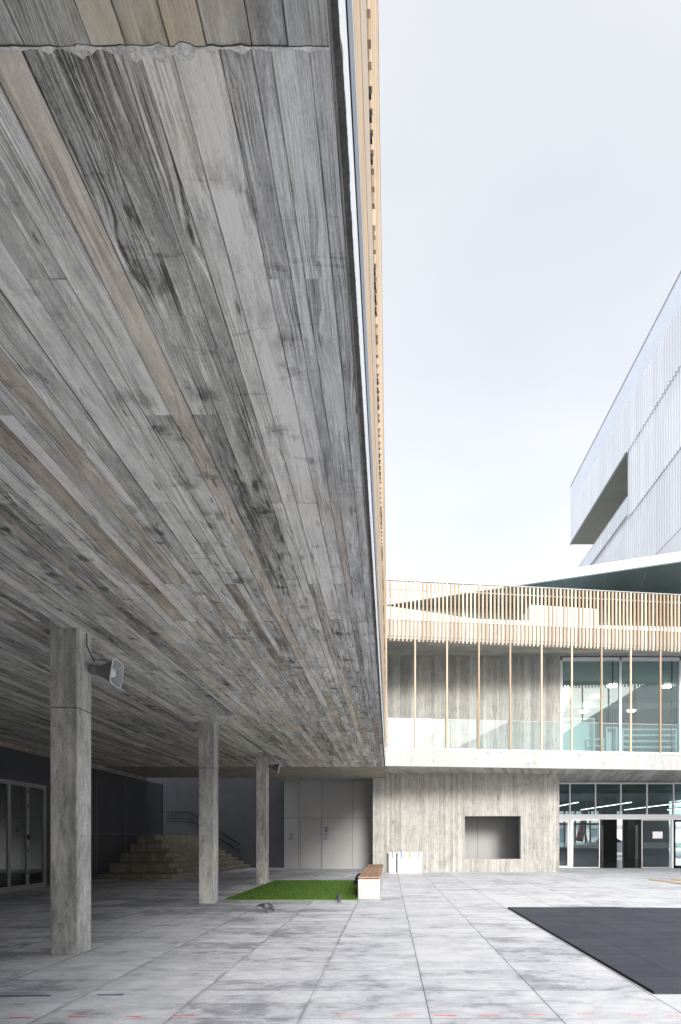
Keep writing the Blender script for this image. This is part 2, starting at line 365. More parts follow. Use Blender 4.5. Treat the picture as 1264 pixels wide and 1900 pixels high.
M['ink'] = paint('dark_ink', (.05,.05,.07), .7)
M['horn'] = paint('grey_horn_paint', (.16,.172,.18), .4, 0, .06)
M['horn_in'] = paint('pale_horn_inside', (.36,.38,.40), .4, 0, .05)
M['horn_cone'] = paint('white_horn_cone', (.85,.86,.84), .5, 0, .03)
M['plastic_white'] = paint('white_plastic', (.85,.86,.88), .35, 0, .03)
M['navy'] = paint('navy_cloth', (.014,.017,.04), .9, 0, .4, 20)
M['navy2'] = paint('blue_grey_cloth', (.06,.075,.13), .9, 0, .3, 20)
M['terrace_white'] = paint('white_render', (.66,.68,.70), .6, 0, .04)
M['roof_soffit'] = paint('grey_green_soffit', (.17,.225,.23), .35, .1, .12, .3)
M['grey_green'] = paint('grey_green_panel', (.16,.20,.195), .4, .1, .1)
M['brown_panel'] = paint('brown_panel', (.12,.10,.075), .5)
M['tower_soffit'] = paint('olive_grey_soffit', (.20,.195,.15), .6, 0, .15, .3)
M['room_light'] = paint('pale_room_surface', (.42,.52,.50), .5, 0, .06)
M['render_house'] = paint('cream_render', (.86,.85,.82), .8, 0, .04)
M['red'] = paint('red_brown_steel', (.20,.035,.025), .5)
M['silver_car'] = paint('silver_car_paint', (.52,.55,.58), .25, .5, .03)
M['tyre'] = paint('black_rubber', (.02,.02,.02), .8)
M['blue'] = paint('blue_tape', (.02,.05,.28), .6)
M['green_strap'] = paint('orange_clip', (.75,.35,.08), .5)
M['blue_strap'] = paint('blue_clip', (.10,.18,.65), .5)
M['grey_strap'] = paint('grey_clip', (.25,.27,.30), .5)
M['curtain'] = paint('pale_curtain', (.45,.43,.41), .9, 0, .15, 3)
M['wood_dark'] = paint('brown_furniture', (.10,.06,.035), .6, 0, .3, 6)

def lamp_mat(name, col, s):
    m = Mt(name); m.p.inputs['Emission Color'].default_value = (*col, 1); m.p.inputs['Emission Strength'].default_value = s; return m.m
M['lamp'] = lamp_mat('lit_lamp', (1, .93, .8), 14.0)
M['tube'] = lamp_mat('lit_tube', (1, .93, .8), 5.0)

def glass(name, tint, refl=1.0, base=.05, grime=0.0):
    m = Mt(name); m.n.remove(m.p)
    o = m.n['Material Output']
    tr = m.new('ShaderNodeBsdfTransparent'); tr.inputs[0].default_value = (*tint, 1)
    gl = m.new('ShaderNodeBsdfGlossy'); gl.inputs['Roughness'].default_value = .012; gl.inputs[0].default_value = (.92,.97,1,1)
    lw = m.new('ShaderNodeFresnel'); lw.inputs[0].default_value = 1.5
    f = m.math('MULTIPLY_ADD', lw.outputs[0], refl, base)
    mx = m.new('ShaderNodeMixShader'); m.set(mx.inputs[0], f); m.t.links.new(tr.outputs[0], mx.inputs[1]); m.t.links.new(gl.outputs[0], mx.inputs[2])
    last = mx.outputs[0]
    if grime:
        df = m.new('ShaderNodeBsdfDiffuse'); df.inputs[0].default_value = (.8,.83,.84,1)
        m2 = m.new('ShaderNodeMixShader'); m2.inputs[0].default_value = grime
        m.t.links.new(last, m2.inputs[1]); m.t.links.new(df.outputs[0], m2.inputs[2]); last = m2.outputs[0]
    m.t.links.new(last, o.inputs[0]); return m.m
M['glass_green'] = glass('green_window_glass', (.80,.89,.88), 1.0, .05, .05)
M['glass_entrance'] = glass('entrance_glass', (.60,.72,.72), .8, .02)
M['glass_clear'] = glass('clear_door_glass', (.82,.90,.90), .7, .02)
M['glass_dark'] = glass('dim_door_glass', (.62,.62,.62), 1.6, .07)
M['glass_rail'] = glass('balustrade_glass', (.93,.98,.98), .6, .02, .02)
M['glass_far'] = glass('frosted_terrace_glass', (.92,.94,.96), .5, .05, .62)
M['glass_band'] = glass('frosted_band', (.6,.7,.7), .4, .02, .06)
M['glass_car'] = glass('car_glass', (.25,.4,.38), 1.0, .08)

def wood(name, a, b, axis=2, rough=.6, per=8):
    m = Mt(name, rough); P = m.obj(); s_ = [38, 38, 38]; s_[axis] = 1.6
    n = m.noise(m.scale(P, tuple(s_)), 1, 4, .6, .4)
    s2 = [6, 6, 6]; s2[axis] = .35
    n2 = m.noise(m.scale(P, tuple(s2)), 1, 3)
    oi = m.new('ShaderNodeObjectInfo').outputs['Random']
    v = m.math('ADD', m.math('MULTIPLY', n, .6), m.math('ADD', m.math('MULTIPLY', n2, .4), m.math('MULTIPLY', m.math('SUBTRACT', oi, .5), .5)))
    m.col(m.mix(m.mr(v, .3, .72), a, b)); m.bump(n, .2, .002); return m.m
M['larch'] = wood('pale_larch', (.36,.265,.175), (.58,.465,.345))
M['larch_warm'] = wood('warm_larch', (.50,.34,.20), (.72,.55,.36))
M['bench_wood'] = wood('bench_boards', (.36,.20,.13), (.56,.37,.27), 1)
M['plank'] = wood('raw_plank', (.50,.38,.20), (.72,.58,.36), 0)

# --- paving
def paving():
    m = Mt('worn_concrete_paving', .62); P = m.pos(); xyz = m.sep(P); x, y = xyz[0], xyz[1]
    PW, X0, PL = .985, .307, .372
    cx = m.math('DIVIDE', m.math('SUBTRACT', x, X0), PW); cy = m.math('DIVIDE', y, PL)
    ix = m.math('FLOOR', cx); iy = m.math('FLOOR', cy)
    fx = m.math('MULTIPLY', m.math('FRACT', cx), PW); fy = m.math('MULTIPLY', m.math('FRACT', cy), PL)
    dx = m.math('MINIMUM', fx, m.math('SUBTRACT', PW, fx)); dy = m.math('MINIMUM', fy, m.math('SUBTRACT', PL, fy))
    wn = m.new('ShaderNodeTexWhiteNoise', noise_dimensions='2D'); m.set(wn.inputs['Vector'], m.comb(ix, iy)); rnd = wn.outputs['Value']; rc = m.sep(wn.outputs['Color'])
    wc = m.new('ShaderNodeTexWhiteNoise', noise_dimensions='1D'); m.set(wc.inputs['W'], ix); rcol = wc.outputs['Value']
    off = m.math('MULTIPLY', rnd, 7)
    # rubbed, horizontally dragged film of cement over darker boards
    a = m.noise(m.comb(m.math('MULTIPLY', x, 2.6), m.math('ADD', m.math('MULTIPLY', y, 4.2), off), m.math('MULTIPLY', off, 3)), 1, 9, .72, .3)
    b = m.noise(m.comb(m.math('MULTIPLY', x, 7.0), m.math('ADD', m.math('MULTIPLY', y, 38), off)), 1, 6, .72)
    e = m.noise(m.comb(m.math('MULTIPLY', x, 1.2), m.math('MULTIPLY', y, 1.7), 4.0), 1, 8, .7, .5)
    d = m.noise(m.comb(m.math('MULTIPLY', x, .45), m.math('MULTIPLY', y, .45)), 1, 4, .55)
    f = m.noise(m.scale(P, (45, 120, 1)), 1, 3, .7)
    v = m.math('ADD', m.math('MULTIPLY', a, .8), m.math('ADD', m.math('MULTIPLY', b, .30), m.math('MULTIPLY', d, .45)))
    v = m.math('ADD', v, m.math('MULTIPLY', e, .5))
    v = m.math('ADD', v, m.math('MULTIPLY', m.math('SUBTRACT', rc[1], .5), .13))
    v = m.math('ADD', v, m.math('MULTIPLY', m.math('SUBTRACT', rcol, .5), .06))
    # paler towards the open side of the court, darker to the left
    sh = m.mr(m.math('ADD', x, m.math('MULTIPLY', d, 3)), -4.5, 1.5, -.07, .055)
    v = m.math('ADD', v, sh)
    t = m.mr(v, .89, 1.04)
    c = m.mix(t, (.39,.395,.43), (.68,.685,.715))
    c = m.mix(m.math('MULTIPLY', m.mr(v, .82, .94, 1, 0), .5), c, (.22,.22,.24))
    c = m.mix(m.mr(f, .25, .75, 0, .25), c, (.34,.34,.365))
    t2 = m.mr(v, 1.05, 1.14); c = m.mix(m.math('MULTIPLY', t2, .75), c, (.79,.79,.80))
    # rubbed grime either side of the long joints
    gn = m.noise(m.comb(m.math('MULTIPLY', x, 18), m.math('MULTIPLY', y, 2.0)), 1, 4)
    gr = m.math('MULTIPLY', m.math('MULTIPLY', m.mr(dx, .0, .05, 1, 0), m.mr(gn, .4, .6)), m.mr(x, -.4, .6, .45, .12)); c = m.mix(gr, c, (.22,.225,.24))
    # long joints open and dark, cross joints thin
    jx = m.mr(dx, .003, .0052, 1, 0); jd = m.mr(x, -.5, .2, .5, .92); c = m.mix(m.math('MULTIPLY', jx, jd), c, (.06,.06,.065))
    keep = m.mr(rc[2], .25, .5, .4, .9)
    jy = m.math('MULTIPLY', m.mr(dy, .002, .0045, 1, 0), keep); c = m.mix(jy, c, (.14,.14,.15))
    m.col(c); m.set(m.p.inputs['Roughness'], m.mr(v, .85, 1.2, .5, .72))
    m.bump(m.math('SUBTRACT', m.math('MULTIPLY', b, .25), m.math('ADD', jx, jy)), .35, .004); return m.m
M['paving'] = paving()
def rubber():
    m = Mt('rubber_tiles', .8); P = m.pos(); xyz = m.sep(P)
    T = .5; x = m.math('DIVIDE', m.math('SUBTRACT', xyz[0], 2.305), T); y = m.math('DIVIDE', m.math('SUBTRACT', xyz[1], 4.72), T)
    fx, fy = m.math('FRACT', x), m.math('FRACT', y)
    dx = m.math('MULTIPLY', m.math('MINIMUM', fx, m.math('SUBTRACT', 1, fx)), T); dy = m.math('MULTIPLY', m.math('MINIMUM', fy, m.math('SUBTRACT', 1, fy)), T)
    wn = m.new('ShaderNodeTexWhiteNoise', noise_dimensions='2D'); m.set(wn.inputs['Vector'], m.comb(m.math('FLOOR', x), m.math('FLOOR', y)))
    n = m.noise(P, 160, 2, .7); n2 = m.noise(m.comb(m.math('MULTIPLY', xyz[0], 1.2), m.math('MULTIPLY', xyz[1], 5)), 1, 4)
    c = m.mix(m.mr(n, .25, .75), (.028,.032,.045), (.075,.082,.105))
    c = m.mix(m.mr(n2, .4, .7, 0, .35), c, (.085,.09,.115)); c = m.mix(m.math('MULTIPLY', wn.outputs['Value'], .38), c, (.10,.105,.125))
    du = m.noise(m.scale(P, (9, 14, 1)), 1, 8, .8); c = m.mix(m.mr(du, .60, .74, 0, .5), c, (.16,.165,.18))
    j = m.math('MAXIMUM', m.mr(dx, .002, .006, 1, 0), m.math('MULTIPLY', m.mr(dy, .002, .006, 1, 0), .6)); c = m.mix(m.math('MULTIPLY', j, .85), c, (.008,.008,.01))
    m.col(c); m.bump(m.math('SUBTRACT', m.math('MULTIPLY', n, .4), j), .5, .004); return m.m
M['rubber'] = rubber()
def turf():
    m = Mt('green_turf', .8); P = m.pos(); oi = m.new('ShaderNodeHairInfo') if False else None
    n = m.noise(m.scale(P, (34, 12, 30)), 1, 4, .75); n2 = m.noise(m.scale(P, (1.6, 4, 1)), 1, 4)
    c = m.mix(m.mr(n, .3, .7), (.018,.05,.006), (.10,.21,.03)); c = m.mix(m.mr(n2, .4, .6, 0, .6), c, (.05,.14,.015)); ri = m.new('ShaderNodeNewGeometry').outputs['Random Per Island']; c = m.mix(m.mr(ri, .55, 1.0, 0, .8), c, (.20,.30,.06)); c = m.mix(m.mr(ri, .0, .4, .8, 0), c, (.012,.04,.006)); m.col(c); return m.m
M['turf'] = turf()
def ribbed():
    m = Mt('pale_ribbed_metal', .45, .25); P = m.pos(); xyz = m.sep(P)
    wn = m.new('ShaderNodeTexWhiteNoise', noise_dimensions='2D'); m.set(wn.inputs['Vector'], m.comb(m.math('FLOOR', m.math('DIVIDE', xyz[1], .74)), m.math('FLOOR', m.math('DIVIDE', xyz[2], 5.4))))
    n = m.noise(P, .25, 3); v = m.math('ADD', m.math('MULTIPLY', wn.outputs['Value'], .5), m.math('MULTIPLY', n, .5))
    m.col(m.mix(m.mr(v, .2, .8), (.61,.625,.65), (.67,.685,.71))); return m.m
M['ribbed'] = ribbed()
M['smooth_band'] = paint('pale_smooth_metal', (.72,.76,.83), .45, .1, .05, .3)
def chalk():
    m = Mt('red_chalk', .9); n = m.noise(m.scale(m.pos(), (25, 120, 1)), 1, 3)
    m.col(m.mix(m.mr(n, .25, .45), (.72,.45,.45), (.85,.12,.15))); return m.m
M['chalk'] = chalk()
def chalk2():
    m = Mt('faded_red_chalk', .9); n = m.noise(m.scale(m.pos(), (25, 120, 1)), 1, 3)
    m.col(m.mix(m.mr(n, .3, .5), (.66,.52,.53), (.85,.32,.33))); return m.m
M['chalk_faded'] = chalk2()
def feather():
    m = Mt('pigeon_feathers', .65); P = m.obj(); x = m.sep(P)[0]
    n = m.noise(P, 45, 3); at_ = m.new('ShaderNodeVertexColor', layer_name='tone').outputs['Color']
    m.col(m.mix(m.mr(n, .3, .7, 0, .35), at_, (.05,.05,.06))); return m.m
M['feather'] = feather()
M['pink'] = paint('pink_legs', (.12,.05,.045), .6)

# ------------------------------------------------------------------ board-marked surfaces
def boards(name, mat, parent, org, ud, vd, nd, U, V, wr, lr, relief=.004, holes=(), thick=.03, seed=1, gap=.0006, fixed=None, snap=None):
    """rows of boards: each a thin slab with its own level. org + u*ud + v*vd; nd points towards the viewer"""
    rg = random.Random(seed); org, ud, vd, nd = (Vector(q) for q in (org, ud, vd, nd))
    vsx, fcs, uvs, ues, cols = [], [], [], [], []
    v = V[0]; cuts = sorted({h[2] for h in holes} | {h[3] for h in holes})
    wprev = None
    while v < V[1] - 1e-6:
        wd = rg.uniform(*wr) if not fixed else rg.choice(fixed)
        v1 = min(v + wd, V[1])
        if V[1] - v1 < .03: v1 = V[1]
        for c_ in cuts:
            if v + .012 < c_ < v1 - 1e-6 or abs(c_ - v1) < .012: v1 = c_
        ints = [(U[0], U[1])]
        for h in holes:
            if v >= h[2] - 1e-4 and v1 <= h[3] + 1e-4:
                nw = []
                for a, b in ints:
                    if h[1] <= a or h[0] >= b: nw.append((a, b)); continue
                    if h[0] > a: nw.append((a, h[0]))
                    if h[1] < b: nw.append((h[1], b))
                ints = nw
        for a, b in ints:
            u = a - (rg.uniform(0, lr[1]) if lr[1] < (b - a) else 0)
            while u < b - 1e-6:
                ln = rg.uniform(*lr); u1 = u + ln
                if snap and rg.random() < .75: u1 = min((q for q in snap if q > max(u, a) + .5), key=lambda q: abs(q-u1), default=u1)
                u1 = min(u1, b); ua = max(u, a)
                if b - u1 < .15: u1 = b
                if u1 - ua > .01:
                    lv = rg.random() * relief; cr_, cg, cb = rg.random(), rg.random(), rg.random()
                    ou, ov = rg.uniform(0, 60), rg.uniform(0, 60); i0 = len(vsx)
                    for (uu, vv, dd) in ((ua,v+gap,lv),(u1,v+gap,lv),(u1,v1-gap,lv),(ua,v1-gap,lv),(ua,v+gap,-thick),(u1,v+gap,-thick),(u1,v1-gap,-thick),(ua,v1-gap,-thick)):
                        vsx.append(org + ud*uu + vd*vv + nd*dd)
                    # centre line so the edge distance can be interpolated
                    vm = (v + v1) / 2; half = (v1 - v) / 2
                    vsx.append(org + ud*ua + vd*vm + nd*lv); vsx.append(org + ud*u1 + vd*vm + nd*lv)
                    q = [((0,1,9,8), (ua,v,0),(u1,v,0),(u1,vm,half),(ua,vm,half)), ((8,9,2,3), (ua,vm,half),(u1,vm,half),(u1,v1,0),(ua,v1,0))]
                    for idx, *cc in q:
                        fcs.append([i0+k for k in idx])
                        for (uu, vv, ee) in cc: uvs.append((uu-ua+ou, vv-v+ov)); ues.append((ee, 0)); cols.append((cr_, cg, cb, 1))
                    for idx in ((0,4,5,1),(1,5,6,2),(2,6,7,3),(3,7,4,0)):
                        fcs.append([i0+k for k in idx])
                        for _ in range(4): uvs.append((ou, ov)); ues.append((0, 0)); cols.append((cr_, cg, cb, 1))
                u = u1
        v = v1
    me = bpy.data.meshes.new(name); me.from_pydata(vsx, [], fcs); me.update()
    l1 = me.uv_layers.new(name='board'); l2 = me.uv_layers.new(name='edge'); ca = me.color_attributes.new('rnd', 'FLOAT_COLOR', 'CORNER')
    l1, l2, ca = me.uv_layers['board'], me.uv_layers['edge'], me.color_attributes['rnd']
    for i in range(len(uvs)): l1.data[i].uv = uvs[i]; l2.data[i].uv = ues[i]; ca.data[i].color = cols[i]
    # orient faces towards nd where they are the front
    bm = bmesh.new(); bm.from_mesh(me)
    bm.normal_update()
    for f in bm.faces:
        if abs(f.normal.dot(nd)) > .9 and f.normal.dot(nd) < 0: f.normal_flip()
    bm.to_mesh(me); bm.free()
    me.materials.append(mat); o = bpy.data.objects.new(name, me); C.objects.link(o)
    if parent: o.parent = parent; o.matrix_parent_inverse = Matrix.Translation(parent.location).inverted()
    return o

# ================================================================== GROUND
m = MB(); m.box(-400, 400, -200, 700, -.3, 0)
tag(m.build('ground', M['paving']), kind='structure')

# ================================================================== OVERHANGING BUILDING (left)
CEIL = EYE + 2.456
EX = -.154
SEAM = 1.672                       # pour joint seen near the top of the picture
ob = thing('overhanging_building', (-8, 8, 0), 'long concrete block overhanging the court on the left, grey board-marked underside and larch slats above', 'building')
boards('soffit', M['soffit'], ob, (0, 0, CEIL), (0,1,0), (1,0,0), (0,0,-1), (SEAM+.003, 18.45), (-9.95, EX-.028), (.07,.16), (2.4,4.6), .007, seed=11, fixed=(.06,.075,.1,.1,.085,.13,.15,.12), snap=[2.37, 3.13, 3.95, 5.2, 6.1, 7.9, 9.0, 10.8, 12.4, 14.1, 16.0, 17.3])
o = boards('soffit', M['soffit_old'], ob, (0, 0, CEIL-.004), (0,1,0), (1,0,0), (0,0,-1), (-7, SEAM), (-9.95, EX-.028), (.09,.15), (9,12), .004, seed=5)
tag(o, 'smoother browner board-marked underside before the pour joint')
# the stretch next to the second building
m = MB(); m.box(-9.95, EX-.028, 18.45, 21.8, CEIL-.001, CEIL+.4); m.build('slab', M['stair_conc'], ob)
# ragged mortar along the pour joint
rg = random.Random(3); xs = [-3.4 + i*.007 for i in range(int((3.4+EX-.03)/.007)+1)]
blobs = [(-3.1,.06,.009),(-2.6,.04,.009),(-1.95,.07,.009),(-1.62,.03,.009),(-1.15,.03,.009),(-1.06,.02,.018),(-.96,.05,.026),(-.86,.03,.018),(-.80,.045,.046),(-.71,.05,.044),(-.64,.035,.046),(-.55,.018,.014),(-.46,.025,.016),(-.36,.03,.012),(-.25,.03,.009)]
def smooth_rand(n, step):
    k = [rg.random() for _ in range(n//step+3)]
    return [k[i//step]*(1-(i%step)/step) + k[i//step+1]*((i%step)/step) for i in range(n)]
r1, r2, r3, r4 = smooth_rand(len(xs), 9), smooth_rand(len(xs), 3), smooth_rand(len(xs), 11), smooth_rand(len(xs), 2)
lo_, hi_ = [], []
for i, x in enumerate(xs):
    b = max([h*max(0, 1-abs(x-c)/w_)**.5 for c, w_, h in blobs] + [0])
    lo_.append((x, SEAM+.0028 + .003*r1[i]*r2[i] + b*(.55+.45*r2[i])*(.6+.4*r4[i])))
    hi_.append((x, SEAM-.0003 - .002*r3[i]*r4[i] - b*.25*r2[i]))
m = MB(); m.prism(hi_ + lo_[::-1], CEIL-.0095, CEIL+.01); m.build('mortar_seam', M['mortar'], ob)
m = MB(); m.prism([(p[0], p[1]-.0022*(.15+r1[i])) for i, p in enumerate(hi_)] + [(p[0], p[1]+.001) for p in hi_[::-1]], CEIL-.0088, CEIL+.01); m.build('seam_crack', M['edge_conc'], ob)
# edge: bead and dark drip strip with a chipped outline
m = MB(); m.box(EX-.0275, EX-.020, -7, 18.45, CEIL-.008, CEIL+.05); m.build('edge_bead', M['bead'], ob)
m = MB(); y = -7.0; pts = []
while y < 18.6:
    pts.append((EX + rg.uniform(-.0012,.0012) + (.002 if y < SEAM else .0055 if y < SEAM + .35 else .003), y)); y += rg.uniform(.006,.02) if -1 < y < 5 else rg.uniform(.05,.15)
m.prism([(EX-.020,-7)] + [(EX-.020, 18.45)] + [(p[0], min(p[1], 18.45)) for p in pts[::-1]], CEIL-.004, CEIL+.03); m.build('drip_edge', M['edge_conc'], ob)
# slab edge fascia, flashing, upper storeys
H = lambda h: EYE + h
m = MB(); m.box(-9.95, EX-.004, -7, 18.42, CEIL+.032, H(2.99)); m.build('slab_edge', M['white_int'], ob)
m = MB(); m.box(EX-.01, EX+.002, -7, 18.42, H(2.995), H(3.02)); m.build('shadow_gap', M['black'], ob)
m = MB(); m.box(EX-.05, EX+.001, -7, 18.42, H(3.025), H(3.40)); m.build('metal_flashing', M['flashing'], ob)
m = MB(); m.box(EX-.05, EX+.002, -7, 18.42, H(3.402), H(3.45)); m.build('sill_trim', M['white_metal'], ob)
m = MB(); m.box(-.9, -.8, -7, 18.4, H(3.0), H(6.9)); m.build('window_wall', M['teal_int'], ob)
m = MB(); m.box(-22, EX-.05, -7, 18.4, H(6.9), H(7.5)); m.build('upper_slab', M['white_conc'], ob)
m = MB(); m.box(-22, -.95, -7, 18.4, H(3.0), H(6.88)); m.build('upper_wall', M['white_conc'], ob)
m = MB(); m.box(-9.8, -.8, -2.7, -2.5, 0, CEIL-.02); m.build('blocker_wall', M['darkpanel'], ob)  # unseen wall, added to keep light from behind off the column fronts
m = MB(); m.box(-22, EX-.6, -7, 18.4, H(7.51), H(9.0)); m.build('roof', M['white_conc'], ob)
# larch screen of the left building
ls = thing('timber_screen', (EX, 5, H(3.45)), 'tall pale larch screen seen edge-on along the face of the overhanging block', 'slat screen', 'larch screens of the upper storeys')
poles = [.35 + 1.09*i for i in range(17)]
for i, y in enumerate(poles): bx('pole', M['larch'], ls, EX-.012, EX+.030, y-.022, y+.022, H(5.32), H(8.82))
near = []
y = .30; k = 0
rest = MB()
while y < 18.2:
    if min(abs(y - p) for p in poles) > .05:
        a = (EX-.012, EX+.030, y-.02, y+.02, H(5.32), H(8.80))
        if k < 80: bx('slat', M['larch'], ls, *a)
        else: rest.box(*a)
        k += 1
    y += .118
tag(rest.build('slat_row', M['larch'], ls), kind='stuff')
m = MB(); m.box(EX-.02, EX+.034, -3, 18.3, H(8.825), H(8.86)); m.build('top_cap', M['alu_dull'], ls)
for g in range(-1, 13):
    for q in range(4):
        yy = 3.84+1.21*g+.124*q; bx('clip', M['black'], ls, EX+.007, EX+.024, yy-.016, yy+.016, H(5.27), H(5.315))
m = MB(); m.box(EX-.035, EX-.014, -3, 18.3, H(6.94), H(6.98)); m.build('rail', M['wood_dark'], ls)
m = MB(); m.box(EX-.0115, EX+.0, -3, 18.3, H(3.455), H(8.7)); m.build('backing_board', M['larch'], ls)
m = MB(); m.box(EX-.0105, EX+.003, -3, 18.3, H(3.452), H(4.20)); m.build('cladding_board', M['larch_warm'], ls)
m = MB(); m.box(EX-.0105, EX+.006, -3, 18.3, H(4.21), H(5.30)); m.build('cladding_board', M['larch'], ls)

# ================================================================== COLUMNS
cols = []
for (xl, y0, s_, lab) in ((-3.956, 6.30, 21, 'nearest and largest square concrete column, carrying the first grey loudspeaker'),
                      (-4.0, 11.34, 22, 'middle square concrete column, without a loudspeaker, left of the green turf'),
                      (-3.98, 16.12, 23, 'farthest and smallest square concrete column, at the far left corner of the turf')):
    t = thing('concrete_column', (xl+.155, y0+.155, 0), lab, 'column', 'square concrete columns under the overhang')
    jz = EYE + 1.53 - (0 if y0 < 10 else .05)
    m = MB(); m.box(xl, xl+.31, y0, y0+.31, 0, jz-.004); o = m.build('shaft', M['column'], t, bevel=.008)
    m = MB(); m.box(xl+.003, xl+.307, y0+.003, y0+.307, jz-.004, jz+.004); m.build('pour_joint', M['edge_conc'], t)
    m = MB(); m.box(xl-.002, xl+.312, y0-.002, y0+.312, jz+.004, CEIL-.001); m.build('upper_shaft', M['column'], t, bevel=.006)

# ------------------------------------------------------------------ horn loudspeakers
def horn(base, axis, lab, s=1.0):
    """base: fixing point on the column's face"""
    t = thing('loudspeaker', base, lab, 'loudspeaker', 'horn loudspeakers on the columns')
    ax = Vector(axis).normalized(); side = ax.cross(Vector((0,0,1))).normalized(); up = side.cross(ax).normalized(); b = Vector(base)
    c0 = b + Vector((.03, 0, -.03))
    m = MB(); prof = ((0,.055),(.012,.062),(.075,.062),(.08,.054),(.10,.054))
    m.loft([(c0+ax*d, side, up, r, r, 1) for d, r in prof], 20); m.build('driver', M['horn'], t, True)
    # flare, outside and inside skins
    m = MB(); secs = []
    for i in range(9):
        q = i/8; d = .10 + .21*q; fl = .068 + .092*q**1.35
        secs.append((c0+ax*d, side, up, fl*1.05, fl*.95, 1 - .62*q))
    for i in range(9):
        q = 1 - i/8; d = .10 + .21*q + (.0 if i else .002); fl = .068 + .092*q**1.35 - .006
        secs.append((c0+ax*d, side, up, fl*1.05, fl*.95, 1 - .62*q))
    m.loft(secs[:9], 32, False); m.build('horn', M['horn'], t, True)
    m = MB(); m.loft(secs[9:], 32, False); m.build('horn_inside', M['horn_in'], t, True)
    m = MB(); e = secs[8]; e2 = secs[9]
    m.loft([(e[0]-ax*.004, side, up, e[3]+.003, e[4]+.003, e[5]), (e[0]+ax*.004, side, up, e[3]+.003, e[4]+.003, e[5]), (e[0]+ax*.004, side, up, e[3]-.006, e[4]-.006, e[5]), (e[0]-ax*.004, side, up, e[3]-.006, e[4]-.006, e[5])], 32, False)
    m.build('rim', M['horn_cone'], t)
    m = MB(); m.loft([(c0+ax*(.20+.11*q), side, up, .062*math.sqrt(max(.02, 1-q*q)), .072*math.sqrt(max(.02, 1-q*q)), 1) for q in (0,.3,.55,.75,.9,1)], 20); m.build('centre_cone', M['horn_cone'], t, True)
    m = MB(); m.loft([(c0+ax*.305, side, up, .022, .026, 1), (c0+ax*.313, side, up, .02, .024, 1)], 12); m.build('cone_cap', M['grey_strap'], t)
    # U bracket
    m = MB()
    for sgn in (-1, 1):
        p0 = b + side*sgn*.068 + up*.03; p1 = p0 + ax*.17
        m.slab([p0+up*.016, p1+up*.016, p1-up*.016, p0-up*.016], side*sgn*.005)
    m.slab([b + side*.073+up*.046, b - side*.073+up*.046, b - side*.073+up*.014, b + side*.073+up*.014], ax*-.006)
    m.build('bracket', M['alu'], t)
    m = MB(); m.tube([b + side*.082 + up*.03 + ax*.145, b - side*.082 + up*.03 + ax*.145], .009, 8); m.build('bolt', M['grey_strap'], t)
    m = MB(); top = CEIL
    m.tube([Vector((b.x+.012, b.y-.05, top)), Vector((b.x+.014, b.y-.045, (top*.6+b.z*.4))), c0 + ax*.05 + up*.065], .006, 6); m.build('cable', M['black'], t)
horn((-3.638, 6.52, EYE + (VY-1233)*6.45/FPX), (1, .10, -.15), 'larger grey horn loudspeaker on the nearest column, white centre showing')
horn((-3.66, 16.3, EYE + (VY-1418)*16.2/FPX), (.97, .10, -.22), 'smaller distant grey horn loudspeaker high on the farthest column')

# ================================================================== LEFT GREY WALL, FOLDING DOORS
LX = -9.8
lw = thing('panelled_wall', (LX, 12, 0), 'dark grey panelled wall on the far left with glazed folding doors and pale joints', 'wall')
D0, D1, DH = 12.45, 15.40, 2.87     # folding door opening
WT = EYE + 2.33
m = MB()
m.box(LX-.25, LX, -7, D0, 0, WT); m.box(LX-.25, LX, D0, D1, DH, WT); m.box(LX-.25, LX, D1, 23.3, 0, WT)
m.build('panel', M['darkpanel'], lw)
m = MB(); m.box(LX-.3, LX+.012, -7, 21.8, WT, WT+.02); m.build('top_trim', M['alu'], lw)
m = MB(); m.box(LX-.3, LX+.008, -7, 21.8, WT+.02, CEIL-.002); m.build('head_beam', M['stair_conc'], lw)
m = MB()
for y in (7.3, 9.9, 15.95, 18.1, 20.1): m.box(LX, LX+.003, y-.004, y+.004, 0, WT)
m.box(LX+.001, LX+.0035, 15.95, 23.3, 1.53, 1.54); m.build('joint_strip', M['alu_dull'], lw)
m = MB(); m.box(LX+.003, LX+.02, 23.28, 23.32, 0, WT); m.tube([(LX+.02,23.3,WT+.02),(LX+.02,23.3,WT+.08)], .02); m.build('corner_trim', M['black'], lw)
fd = MB(); fr = .05
fd.box(LX-.06, LX+.02, D0, D1, DH-fr, DH); fd.box(LX-.06, LX+.02, D0, D1, .0, .05); fd.box(LX-.06, LX+.02, D1-fr, D1, .05, DH-fr); fd.box(LX-.06, LX+.02, D0, D0+fr, .05, DH-fr)
fo = fd.build('folding_door', M['alu_dull'], lw)
n = 4; wl = (D1-D0-2*fr)/n
for i in range(n):
    a = D0+fr+i*wl; b_ = a+wl; m = MB()
    for q in ((a+.004, a+.05), (b_-.05, b_-.004)): m.box(LX-.045, LX+.01, *q, .055, DH-fr-.005)
    m.box(LX-.045, LX+.01, a+.05, b_-.05, DH-fr-.06, DH-fr-.005); m.box(LX-.045, LX+.01, a+.05, b_-.05, .055, .12)
    lf = m.build('leaf', M['alu_dull'], fo)
    m = MB(); m.box(LX-.022, LX-.016, a+.05, b_-.05, .12, DH-fr-.06); m.build('pane', M['glass_dark'], fo)
m = MB(); m.box(LX+.012, LX+.05, D0+fr+3*wl-.03, D0+fr+3*wl+.02, 1.33, 1.47); m.box(LX+.05, LX+.06, D0+fr+3*wl-.03, D0+fr+3*wl+.07, 1.40, 1.425)
for z in (.4, .98, 2.2, 2.6): m.box(LX+.01, LX+.022, D0+fr+3*wl-.014, D0+fr+3*wl+.014, z, z+.09)
m.build('handle', M['black'], fo)
